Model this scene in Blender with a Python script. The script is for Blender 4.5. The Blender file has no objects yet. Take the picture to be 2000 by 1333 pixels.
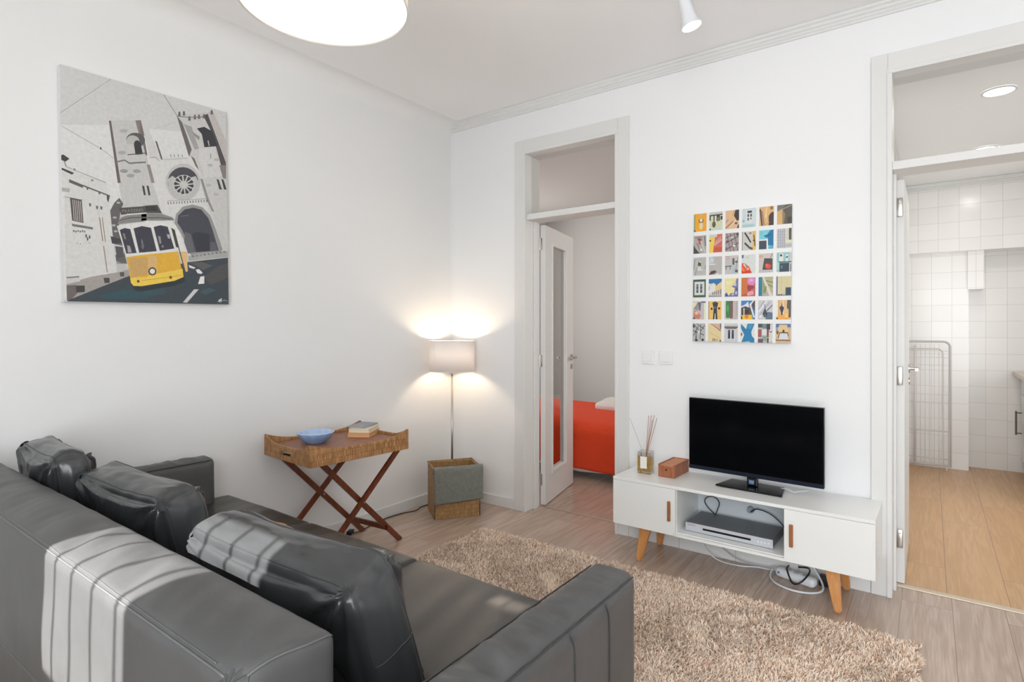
import bpy, bmesh, math, random
import numpy as np
from mathutils import Vector, Matrix, Euler, noise
random.seed(7)
SC = bpy.context.scene
COL = SC.collection
R = math.radians
PI = math.pi

# ---------------------------------------------------------------- camera
cam_d = bpy.data.cameras.new('camera'); cam = bpy.data.objects.new('camera', cam_d); COL.objects.link(cam)
cam.location = (2.990, -3.277, 1.29)
cam.rotation_euler = (R(90), 0, R(36.3))
cam_d.sensor_width = 36; cam_d.lens = 20.016; cam_d.shift_y = -0.01275
cam_d.clip_start = 0.02
SC.camera = cam
SC.view_settings.view_transform = 'Standard'; SC.view_settings.look = 'None'
SC.view_settings.gamma = 1; SC.view_settings.use_curve_mapping = False
SC.view_settings.exposure = 0.33

# ---------------------------------------------------------------- world and lights
W = bpy.data.worlds.new('daylight'); SC.world = W; W.use_nodes = True
bgn = W.node_tree.nodes['Background']; bgn.inputs[0].default_value = (0.80, 0.90, 1, 1); bgn.inputs[1].default_value = 1.0

def area(name, loc, rot, sx, sy, power, col=(1, 1, 1), spread=180):
    l = bpy.data.lights.new(name, 'AREA'); l.shape = 'RECTANGLE'; l.size = sx; l.size_y = sy
    l.energy = power; l.color = col; l.spread = R(spread)
    o = bpy.data.objects.new(name, l); COL.objects.link(o); o.location = loc; o.rotation_euler = rot
    return o
# added area lamps standing in for window daylight; walls behind them are solid
area('rear_daylight_fill', (3.55, -4.90, 1.40), (R(90), 0, 0), 1.9, 2.3, 98, (0.90, 0.955, 1))
area('rear_left_fill', (0.62, -4.90, 1.35), (R(90), 0, 0), 0.95, 2.2, 1.5, (0.90, 0.955, 1))
area('side_fill', (7.30, -2.6, 1.45), (R(90), 0, R(90)), 2.0, 2.1, 10, (0.90, 0.96, 1))  # unseen side fill added to even out the room light
area('bedroom_fill', (2.60, 1.5, 1.7), (R(90), 0, R(90)), 1.6, 1.5, 12.5, (1.0, 0.965, 0.93))  # fill lamps added to brighten the bedroom, no window modelled there
area('bedroom_side_fill', (-1.12, 1.7, 1.7), (R(90), 0, R(-90)), 1.6, 1.5, 14, (1.0, 0.965, 0.93))
area('kitchen_fill', (4.15, 1.6, 1.15), (R(90), 0, R(90)), 2.2, 1.2, 11.5, (0.90, 0.96, 1))  # fill lamp added to brighten the kitchen, no window modelled there
sun_d = bpy.data.lights.new('sun', 'SUN'); sun_d.energy = 16; sun_d.angle = R(0.35); sun_d.color = (1, 0.985, 0.96)
sun = bpy.data.objects.new('sun', sun_d); COL.objects.link(sun)
SUN_EL = 35.0
sun.rotation_euler = (R(90 - SUN_EL), 0, 0)      # light travels towards +y and down
sun.location = (1.57, -9, 6)

# ---------------------------------------------------------------- helpers
def lin(c):
    return tuple(((v/255)/12.92 if v/255 <= .04045 else ((v/255+.055)/1.055)**2.4) for v in c)

class Mat:
    def __init__(s, name):
        s.m = bpy.data.materials.new(name); s.m.use_nodes = True; s.nt = s.m.node_tree; s.N = s.nt.nodes; s.L = s.nt.links
        s.b = s.N['Principled BSDF']
    def node(s, t, **kw):
        n = s.N.new(t)
        for k, v in kw.items():
            if k[0] == '_': setattr(n, k[1:], v)
            else:
                k2 = int(k[1:]) if k[0] == 'i' and k[1:].isdigit() else k.replace('__', ' ')
                n.inputs[k2].default_value = v
        return n
    def coords(s, scale=(1, 1, 1), rot=(0, 0, 0), kind='Object'):
        tc = s.N.new('ShaderNodeTexCoord'); mp = s.N.new('ShaderNodeMapping')
        mp.inputs['Scale'].default_value = scale; mp.inputs['Rotation'].default_value = rot
        s.L.new(tc.outputs[kind], mp.inputs['Vector']); return mp.outputs[0]
    def ramp(s, fac, stops):
        r = s.N.new('ShaderNodeValToRGB'); e = r.color_ramp.elements
        while len(e) < len(stops): e.new(0.5)
        for el, (p, c) in zip(e, stops): el.position = p; el.color = (*c, 1)
        s.L.new(fac, r.inputs[0]); return r.outputs[0]
    def mix(s, fac, a, b, mode='MIX'):
        n = s.N.new('ShaderNodeMix'); n.data_type = 'RGBA'; n.blend_type = mode
        for v, i in ((fac, 0), (a, 6), (b, 7)):
            if hasattr(v, 'links'): s.L.new(v, n.inputs[i])
            else: n.inputs[i].default_value = v if i == 0 else (*v[:3], 1)
        return n.outputs[2]
    def bump(s, h, strength=.3, dist=.01):
        n = s.N.new('ShaderNodeBump'); n.inputs['Strength'].default_value = strength; n.inputs['Distance'].default_value = dist
        s.L.new(h, n.inputs['Height']); s.L.new(n.outputs[0], s.b.inputs['Normal']); return n
    def set(s, col=None, rough=.5, metal=0, **kw):
        if col is not None:
            if hasattr(col, 'links'): s.L.new(col, s.b.inputs['Base Color'])
            else: s.b.inputs['Base Color'].default_value = (*col, 1)
        if hasattr(rough, 'links'): s.L.new(rough, s.b.inputs['Roughness'])
        else: s.b.inputs['Roughness'].default_value = rough
        s.b.inputs['Metallic'].default_value = metal
        for k, v in kw.items(): s.b.inputs[k.replace('__', ' ')].default_value = v
        return s.m

def simple(name, col, rough=.5, metal=0, bump=0, bscale=200, var=0, **kw):
    M = Mat(name); c = lin(col)
    if var or bump:
        nz = M.node('ShaderNodeTexNoise', Scale=bscale, Detail=3.0); M.L.new(M.coords(), nz.inputs['Vector'])
        if bump: M.bump(nz.outputs[0], bump, .002)
        if var:
            n2 = M.node('ShaderNodeTexNoise', Scale=bscale*.1, Detail=4.0); M.L.new(M.coords(), n2.inputs['Vector'])
            c = M.ramp(n2.outputs[0], [(.3, tuple(v*(1-var) for v in c)), (.7, tuple(min(1, v*(1+var)) for v in c))])
    return M.set(c, rough, metal, **kw)

def planks(name, width, length, cols, seam, rough, grain=1.0, offx=0):
    """oak boards running along y"""
    M = Mat(name)
    v = M.coords((1, 1, 1), (0, 0, R(90)))
    br = M.node('ShaderNodeTexBrick', Scale=1.0, Mortar__Size=.0012, Brick__Width=length, Row__Height=width, _offset=.37)
    br.inputs['Color1'].default_value = (0, 0, 0, 1); br.inputs['Color2'].default_value = (1, 1, 1, 1); br.inputs['Mortar'].default_value = (.5, .5, .5, 1)
    M.L.new(v, br.inputs['Vector'])
    # grain, shifted board by board
    tc = M.coords((1, 1, 1)); sh = M.node('ShaderNodeVectorMath', _operation='MULTIPLY_ADD'); M.L.new(br.outputs['Color'], sh.inputs[0])
    sh.inputs[1].default_value = (3.1, 7.3, 0); M.L.new(tc, sh.inputs[2])
    sc = M.node('ShaderNodeVectorMath', _operation='MULTIPLY'); M.L.new(sh.outputs[0], sc.inputs[0]); sc.inputs[1].default_value = (9, .8, 1)
    n1 = M.node('ShaderNodeTexNoise', Scale=1.6, Detail=3.0, Distortion=.6); M.L.new(sc.outputs[0], n1.inputs['Vector'])
    wv = M.node('ShaderNodeMath', _operation='MULTIPLY'); M.L.new(n1.outputs[0], wv.inputs[0]); wv.inputs[1].default_value = 26
    si = M.node('ShaderNodeMath', _operation='SINE'); M.L.new(wv.outputs[0], si.inputs[0])
    ma = M.node('ShaderNodeMath', _operation='MULTIPLY_ADD'); M.L.new(si.outputs[0], ma.inputs[0]); ma.inputs[1].default_value = .5; ma.inputs[2].default_value = .5
    s2 = M.node('ShaderNodeVectorMath', _operation='MULTIPLY'); M.L.new(sh.outputs[0], s2.inputs[0]); s2.inputs[1].default_value = (160, 5, 1)
    n2 = M.node('ShaderNodeTexNoise', Scale=1.0, Detail=4.0); M.L.new(s2.outputs[0], n2.inputs['Vector'])
    a, b, c = [lin(x) for x in cols]
    base = M.mix(br.outputs['Color'], a, b)
    g1 = M.mix(ma.outputs[0], (0, 0, 0), (.34*grain,)*3)
    base = M.mix(g1, base, c)
    g2 = M.ramp(n2.outputs[0], [(.35, (.0,)*3), (.75, (.45*grain,)*3)])
    base = M.mix(g2, base, c)
    base = M.mix(br.outputs['Fac'], base, lin(seam))
    M.bump(n2.outputs[0], .06, .002)
    return M.set(base, rough, Specular__IOR__Level=.8)

def tiles(name, size, col, grout, rough=.19):
    M = Mat(name)
    tc = M.N.new('ShaderNodeTexCoord'); sep = M.N.new('ShaderNodeSeparateXYZ'); M.L.new(tc.outputs['Object'], sep.inputs[0])
    ad = M.node('ShaderNodeMath', _operation='ADD'); M.L.new(sep.outputs[0], ad.inputs[0]); M.L.new(sep.outputs[1], ad.inputs[1])
    cb = M.N.new('ShaderNodeCombineXYZ'); M.L.new(ad.outputs[0], cb.inputs[0]); M.L.new(sep.outputs[2], cb.inputs[1])
    br = M.node('ShaderNodeTexBrick', Scale=1.0, Mortar__Size=.0014, Mortar__Smooth=.2, Brick__Width=size, Row__Height=size, _offset=0)
    br.inputs['Color1'].default_value = (*lin(col), 1); br.inputs['Color2'].default_value = (*[v*.96 for v in lin(col)], 1)
    br.inputs['Mortar'].default_value = (*lin(grout), 1); M.L.new(cb.outputs[0], br.inputs['Vector'])
    nz = M.node('ShaderNodeTexNoise', Scale=9.0); M.L.new(tc.outputs['Object'], nz.inputs['Vector'])
    h = M.node('ShaderNodeMath', _operation='MULTIPLY_ADD'); M.L.new(br.outputs['Fac'], h.inputs[0]); h.inputs[1].default_value = -1.2
    M.L.new(nz.outputs[0], h.inputs[2]); M.bump(h.outputs[0], .25, .0025)
    return M.set(br.outputs['Color'], rough, Specular__IOR__Level=.35)

def leather(name, col, rough, fine=1.0, wr=.6):
    M = Mat(name); c = lin(col)
    v = M.coords()
    vo = M.node('ShaderNodeTexVoronoi', Scale=420.0); M.L.new(v, vo.inputs['Vector'])
    n1 = M.node('ShaderNodeTexNoise', Scale=13.0, Detail=3.0, Distortion=.15); M.L.new(v, n1.inputs['Vector'])
    n2 = M.node('ShaderNodeTexNoise', Scale=6.0, Detail=3.0); M.L.new(v, n2.inputs['Vector'])
    m1 = M.node('ShaderNodeMath', _operation='MULTIPLY_ADD'); M.L.new(vo.outputs['Distance'], m1.inputs[0]); m1.inputs[1].default_value = .10*fine
    m2 = M.node('ShaderNodeMath', _operation='MULTIPLY'); M.L.new(n1.outputs[0], m2.inputs[0]); m2.inputs[1].default_value = wr
    M.L.new(m2.outputs[0], m1.inputs[2])
    M.bump(m1.outputs[0], .35, .006)
    colr = M.ramp(n2.outputs[0], [(.3, tuple(x*.9 for x in c)), (.7, tuple(x*1.12 for x in c))])
    return M.set(colr, rough)

def wicker(name, ca, cb, cc, vertical=True, freq=1.0):
    M = Mat(name)
    tc = M.N.new('ShaderNodeTexCoord'); sep = M.N.new('ShaderNodeSeparateXYZ'); M.L.new(tc.outputs['Object'], sep.inputs[0])
    ad = M.node('ShaderNodeMath', _operation='ADD'); M.L.new(sep.outputs[0], ad.inputs[0]); M.L.new(sep.outputs[1], ad.inputs[1])
    if not vertical: ad.inputs[0].default_value = 0
    cbn = M.N.new('ShaderNodeCombineXYZ'); M.L.new(ad.outputs[0], cbn.inputs[0]); M.L.new(sep.outputs[2], cbn.inputs[1])
    br = M.node('ShaderNodeTexBrick', Scale=1.0, Mortar__Size=.0006, Mortar__Smooth=.6, Brick__Width=.0036*freq, Row__Height=.0300*freq, _offset=.5)
    br.inputs['Color1'].default_value = (*lin(ca), 1); br.inputs['Color2'].default_value = (*lin(cb), 1); br.inputs['Mortar'].default_value = (*lin(cc), 1)
    M.L.new(cbn.outputs[0], br.inputs['Vector'])
    nz = M.node('ShaderNodeTexNoise', Scale=35.0, Detail=4.0); M.L.new(tc.outputs['Object'], nz.inputs['Vector'])
    c = M.mix(M.ramp(nz.outputs[0], [(.4, (0,)*3), (.75, (.45,)*3)]), br.outputs['Color'], lin(cc))
    h = M.node('ShaderNodeMath', _operation='MULTIPLY'); M.L.new(br.outputs['Fac'], h.inputs[0]); h.inputs[1].default_value = -1
    M.bump(h.outputs[0], .9, .003)
    return M.set(c, .55)

def wood(name, ca, cb, rough=.4, axis=(30, 30, 2)):
    M = Mat(name); v = M.coords(axis)
    n = M.node('ShaderNodeTexNoise', Scale=2.0, Detail=5.0, Distortion=1.2); M.L.new(v, n.inputs['Vector'])
    c = M.ramp(n.outputs[0], [(.3, lin(ca)), (.7, lin(cb))]); M.bump(n.outputs[0], .08, .002)
    return M.set(c, rough)

MAT = {}
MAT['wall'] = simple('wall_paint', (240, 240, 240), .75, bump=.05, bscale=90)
MAT['wall_left'] = simple('left_wall_paint', (238, 238, 237), .8, bump=.05, bscale=60)
MAT['ceiling'] = simple('ceiling_paint', (250, 250, 250), .85)
MAT['trim'] = simple('trim_gloss', (228, 228, 226), .4)
MAT['door'] = simple('door_lacquer', (226, 225, 222), .38)
MAT['floor'] = planks('oak_floor', .192, 1.28, ((202, 182, 167), (189, 168, 152), (146, 118, 100)), (132, 110, 94), .26)
MAT['floor_k'] = planks('kitchen_oak_floor', .235, 1.5, ((214, 174, 128), (206, 164, 118), (168, 122, 78)), (120, 88, 58), .38, .85)
MAT['tile'] = tiles('white_wall_tile', .15, (244, 242, 240), (212, 206, 200))
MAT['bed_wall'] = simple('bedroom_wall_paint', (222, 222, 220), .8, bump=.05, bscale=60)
MAT['leather'] = leather('sofa_leather', (79, 79, 79), .42, .35, .5)
MAT['leather_seat'] = leather('seat_leather', (62, 57, 52), .28, .10, .06)
MAT['leather_c'] = leather('cushion_leather', (58, 59, 60), .24, .08, .06)
MAT['seam'] = simple('leather_seam', (56, 56, 56), .45)
MAT['stitch'] = simple('leather_piping', (96, 96, 96), .4)
MAT['wicker'] = wicker('rattan_weave', (232, 178, 118), (178, 122, 70), (98, 60, 34))
MAT['wicker_top'] = simple('rattan_base', (150, 100, 76), .45, bump=.6, bscale=320, var=.25)
MAT['basket'] = wicker('seagrass_weave', (214, 172, 116), (180, 134, 82), (112, 78, 46), True, .9)
MAT['mahog'] = wood('mahogany', (84, 38, 22), (132, 66, 36), .3)
MAT['oakleg'] = wood('beech_leg', (196, 132, 74), (216, 156, 96), .35)
MAT['boxwood'] = wood('box_wood', (140, 82, 52), (178, 110, 72), .5)
MAT['whiteboard'] = simple('white_lacquer', (238, 238, 235), .22)
MAT['whiteinner'] = simple('white_melamine', (214, 220, 224), .4)
MAT['handle'] = simple('tan_pull', (158, 98, 56), .5, bump=.3, bscale=400)
MAT['blackgloss'] = simple('black_gloss', (12, 13, 16), .08)
MAT['switch'] = simple('switch_plastic', (238, 238, 236), .35)
MAT['screen'] = simple('tv_screen', (6, 7, 10), .12)
MAT['chrome'] = simple('brushed_steel', (190, 186, 180), .28, 1)
MAT['silver'] = simple('silver_plastic', (206, 208, 214), .35, .2)
MAT['dvdtop'] = simple('grey_metal_case', (112, 114, 118), .45, .3)
MAT['black'] = simple('black_rubber', (28, 30, 34), .45)
MAT['white_pl'] = simple('white_plastic', (232, 234, 238), .35)
MAT['paper'] = simple('paper', (232, 222, 200), .8)
MAT['canvas'] = simple('canvas_edge', (228, 228, 226), .8, bump=.2, bscale=600)
MAT['grey_cloth'] = simple('grey_green_cloth', (122, 124, 116), .85, bump=.4, bscale=500, var=.12)
MAT['ceramic'] = simple('blue_ceramic', (140, 170, 212), .15, var=.12, bscale=60)
MAT['red'] = simple('red_blanket', (226, 70, 30), .9, bump=.5, bscale=700, var=.05)
MAT['sheet'] = simple('white_sheet', (232, 226, 220), .85)
MAT['wire'] = simple('white_wire', (222, 214, 208), .4)
MAT['countertop'] = simple('beige_worktop', (214, 202, 186), .3)
MAT['orange'] = simple('orange_cloth', (222, 160, 96), .8, bump=.3)
MAT['dark'] = simple('dark_gap', (52, 50, 50), .7)

def emis(name, col, e, base=(250, 246, 238)):
    M = Mat(name); m = M.set(lin(base), .6); M.b.inputs['Emission Color'].default_value = (*lin(col), 1); M.b.inputs['Emission Strength'].default_value = e
    return m
MAT['bulb'] = emis('lit_bulb', (255, 228, 194), 92)
MAT['led'] = emis('lit_downlight', (255, 244, 226), 14)
MAT['diffuser'] = emis('lit_diffuser', (255, 250, 244), 0.62)

def translucent(name, col, trans=.5, rough=.7):
    M = Mat(name); M.set(lin(col), rough)
    t = M.node('ShaderNodeBsdfTranslucent'); t.inputs[0].default_value = (*lin(col), 1)
    mx = M.node('ShaderNodeMixShader'); mx.inputs[0].default_value = trans
    M.L.new(M.b.outputs[0], mx.inputs[1]); M.L.new(t.outputs[0], mx.inputs[2]); M.L.new(mx.outputs[0], M.N['Material Output'].inputs[0])
    return M.m
MAT['shade'] = translucent('lampshade_fabric', (248, 244, 242), .30)

def glassmat(name, col=(255, 255, 255), ior=1.45, tint=.94, rough=0.0):
    """thin clear glass: mostly see-through with a fresnel reflection"""
    M = Mat(name); tr = M.node('ShaderNodeBsdfTransparent'); tr.inputs[0].default_value = (*[v*tint for v in lin(col)], 1)
    gl = M.node('ShaderNodeBsdfGlossy'); gl.inputs['Roughness'].default_value = rough
    fr = M.node('ShaderNodeFresnel'); fr.inputs[0].default_value = ior
    mx = M.node('ShaderNodeMixShader'); M.L.new(fr.outputs[0], mx.inputs[0]); M.L.new(tr.outputs[0], mx.inputs[1]); M.L.new(gl.outputs[0], mx.inputs[2])
    M.L.new(mx.outputs[0], M.N['Material Output'].inputs[0]); return M.m
MAT['pane'] = glassmat('window_glass', (246, 246, 245), 1.38)
MAT['bottle'] = glassmat('clear_bottle_glass', (238, 238, 236), 1.5, .97)
MAT['oil'] = glassmat('amber_oil', (255, 232, 176), 1.2, 1.0)

def print_material(name, amount, scale):
    M = Mat(name); at = M.node('ShaderNodeVertexColor', _layer_name='ink')
    nz = M.node('ShaderNodeTexNoise', Scale=scale, Detail=6.0, Roughness=.7); M.L.new(M.coords(), nz.inputs['Vector'])
    g = M.ramp(nz.outputs[0], [(.3, (1-amount,)*3), (.62, (1,)*3)])
    c = M.mix(1.0, at.outputs[0], g, 'MULTIPLY')
    return M.set(c, .55)
MAT['printA'] = print_material('printed_street_scene', .13, 60)
MAT['printB'] = print_material('printed_photo_grid', .16, 160)

# ---- mesh helpers
def obj(name, bm, mat=None, parent=None, smooth=False, loc=None):
    me = bpy.data.meshes.new(name)
    if isinstance(bm, tuple): me.from_pydata(*bm); me.update()
    else:
        bmesh.ops.recalc_face_normals(bm, faces=bm.faces); bm.to_mesh(me); bm.free()
    if mat is not None:
        for m in (mat if isinstance(mat, (list, tuple)) else [mat]): me.materials.append(MAT[m] if isinstance(m, str) else m)
    if smooth:
        for p in me.polygons: p.use_smooth = True
        if smooth != True:
            me.set_sharp_from_angle(angle=R(smooth))
    o = bpy.data.objects.new(name, me); COL.objects.link(o)
    if parent: o.parent = parent
    if loc: o.location = loc
    return o
def tag(o, label, cat, group=None, kind=None):
    o['label'] = label; o['category'] = cat
    if group: o['group'] = group
    if kind: o['kind'] = kind
    return o
def thing(name, label, cat, loc=(0, 0, 0), rotz=0, group=None, rot=None):
    o = bpy.data.objects.new(name, None); COL.objects.link(o); o.empty_display_size = .05
    o.location = loc; o.rotation_euler = rot or (0, 0, rotz); return tag(o, label, cat, group)
def struct(name, bm, mat, smooth=False, parent=None):
    o = obj(name, bm, mat, parent, smooth); o['kind'] = 'structure'; return o
def bx(bm, x0, x1, y0, y1, z0, z1, bev=0, seg=2, mi=0):
    r = bmesh.ops.create_cube(bm, size=1); vs = r['verts']
    for v in vs:
        v.co = Vector(((x0+x1)/2+v.co.x*(x1-x0), (y0+y1)/2+v.co.y*(y1-y0), (z0+z1)/2+v.co.z*(z1-z0)))
    fs = {f for v in vs for f in v.link_faces}
    if bev:
        es = {e for v in vs for e in v.link_edges}
        rr = bmesh.ops.bevel(bm, geom=list(es), offset=bev, segments=seg, affect='EDGES', profile=.5)
        fs = {f for f in fs if f.is_valid} | set(rr['faces'])
    if mi:
        for f in fs: f.material_index = mi
    return bm
def box(x0, x1, y0, y1, z0, z1, bev=0, seg=2): return bx(bmesh.new(), x0, x1, y0, y1, z0, z1, bev, seg)
def tube(bm, pts, r, n=8, caps=True):
    """round bar through points; r a number or one per point"""
    pts = [Vector(p) for p in pts]; rs = r if isinstance(r, (list, tuple)) else [r]*len(pts)
    rings = []; prev = None
    for i, p in enumerate(pts):
        d = (pts[min(i+1, len(pts)-1)]-pts[max(i-1, 0)]).normalized()
        if prev is None:
            a = Vector((0, 0, 1)) if abs(d.z) < .9 else Vector((1, 0, 0)); u = d.cross(a).normalized()
        else: u = (prev - d*prev.dot(d)).normalized()
        prev = u; v = d.cross(u)
        rings.append([bm.verts.new(p+(u*math.cos(2*PI*k/n)+v*math.sin(2*PI*k/n))*rs[i]) for k in range(n)])
    for a, b in zip(rings, rings[1:]):
        for k in range(n): bm.faces.new((a[k], a[(k+1) % n], b[(k+1) % n], b[k]))
    if caps: bm.faces.new(rings[0][::-1]); bm.faces.new(rings[-1])
    return bm
def spline(pts, n=8):
    """Catmull-Rom through points"""
    P = [Vector(p) for p in pts]; P = [P[0]*2-P[1]]+P+[P[-1]*2-P[-2]]; out = []
    for i in range(1, len(P)-2):
        for k in range(n):
            t = k/n; a, b, c, d = P[i-1:i+3]
            out.append(.5*((2*b)+(c-a)*t+(2*a-5*b+4*c-d)*t*t+(3*b-a-3*c+d)*t**3))
    out.append(P[-2]); return out
def lathe(bm, prof, n=48, wave=None, cx=0, cy=0):
    rings = []
    for r, z in prof:
        rings.append([bm.verts.new((cx+r*(1+(wave(k/n, z) if wave else 0))*math.cos(2*PI*k/n), cy+r*(1+(wave(k/n, z) if wave else 0))*math.sin(2*PI*k/n), z)) for k in range(n)])
    for a, b in zip(rings, rings[1:]):
        for k in range(n): bm.faces.new((a[k], a[(k+1) % n], b[(k+1) % n], b[k]))
    return rings
def bar(bm, p, q, w, t, side=(0, 0, 1), bev=.002, w2=None, t2=None):
    """rectangular bar from p to q; w measured along `side`, t across"""
    p, q = Vector(p), Vector(q); d = (q-p).normalized(); s = Vector(side); s = (s-d*s.dot(d)).normalized(); u = d.cross(s)
    w2 = w2 or w; t2 = t2 or t
    a = [bm.verts.new(p+s*(i*w/2)+u*(j*t/2)) for i, j in ((-1, -1), (1, -1), (1, 1), (-1, 1))]
    b = [bm.verts.new(q+s*(i*w2/2)+u*(j*t2/2)) for i, j in ((-1, -1), (1, -1), (1, 1), (-1, 1))]
    fs = [bm.faces.new(a[::-1]), bm.faces.new(b)]+[bm.faces.new((a[k], a[(k+1) % 4], b[(k+1) % 4], b[k])) for k in range(4)]
    if bev: bmesh.ops.bevel(bm, geom=list({e for f in fs for e in f.edges}), offset=bev, segments=2, affect='EDGES')
    return bm
def soft(dim, r, n, puff=(0, 0, 0), pinch=0, fn=None, pexp=1.0):
    """rounded, upholstered block centred on the origin: dim full size, r edge radius, n cells per axis"""
    hx, hy, hz = [d/2 for d in dim]; vid = {}; verts = []; faces = []
    def V(i, j, k):
        key = (i, j, k)
        if key not in vid:
            u, v, w = 2*i/n[0]-1, 2*j/n[1]-1, 2*k/n[2]-1
            p = Vector((u*hx, v*hy, w*hz))
            c = Vector([max(-(h-r), min(h-r, a)) for a, h in zip(p, (hx, hy, hz))])
            d = p-c
            if d.length > 1e-9: p = c+d.normalized()*r
            bu, bv, bw = [(1-a*a)**pexp if abs(a) < 1 else 0 for a in (u, v, w)]
            if abs(abs(u)-1) < 1e-6: p.x += math.copysign(puff[0]*bv*bw, u)
            if abs(abs(v)-1) < 1e-6: p.y += math.copysign(puff[1]*bu*bw, v)
            if abs(abs(w)-1) < 1e-6: p.z += math.copysign(puff[2]*bu*bv, w)
            if pinch: # pull edge middles in, so corners stand out
                e = pinch*((1-u*u)*(abs(w)**6)*(abs(v)**2)); p.z -= math.copysign(e, w)
                e = pinch*((1-w*w)*(abs(u)**6)*(abs(v)**2)); p.x -= math.copysign(e, u)
            if fn: p = fn(p, u, v, w)
            vid[key] = len(verts); verts.append(tuple(p))
        return vid[key]
    a, b, c = n
    for k in (0, c):
        for i in range(a):
            for j in range(b):
                q = [V(i, j, k), V(i+1, j, k), V(i+1, j+1, k), V(i, j+1, k)]; faces.append(q if k else q[::-1])
    for j in (0, b):
        for i in range(a):
            for k in range(c):
                q = [V(i, j, k), V(i, j, k+1), V(i+1, j, k+1), V(i+1, j, k)]; faces.append(q if j else q[::-1])
    for i in (0, a):
        for j in range(b):
            for k in range(c):
                q = [V(i, j, k), V(i, j+1, k), V(i, j+1, k+1), V(i, j, k+1)]; faces.append(q if i else q[::-1])
    return (verts, [], faces)
def nz(x, y, z): return noise.noise(Vector((x, y, z)))
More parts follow.
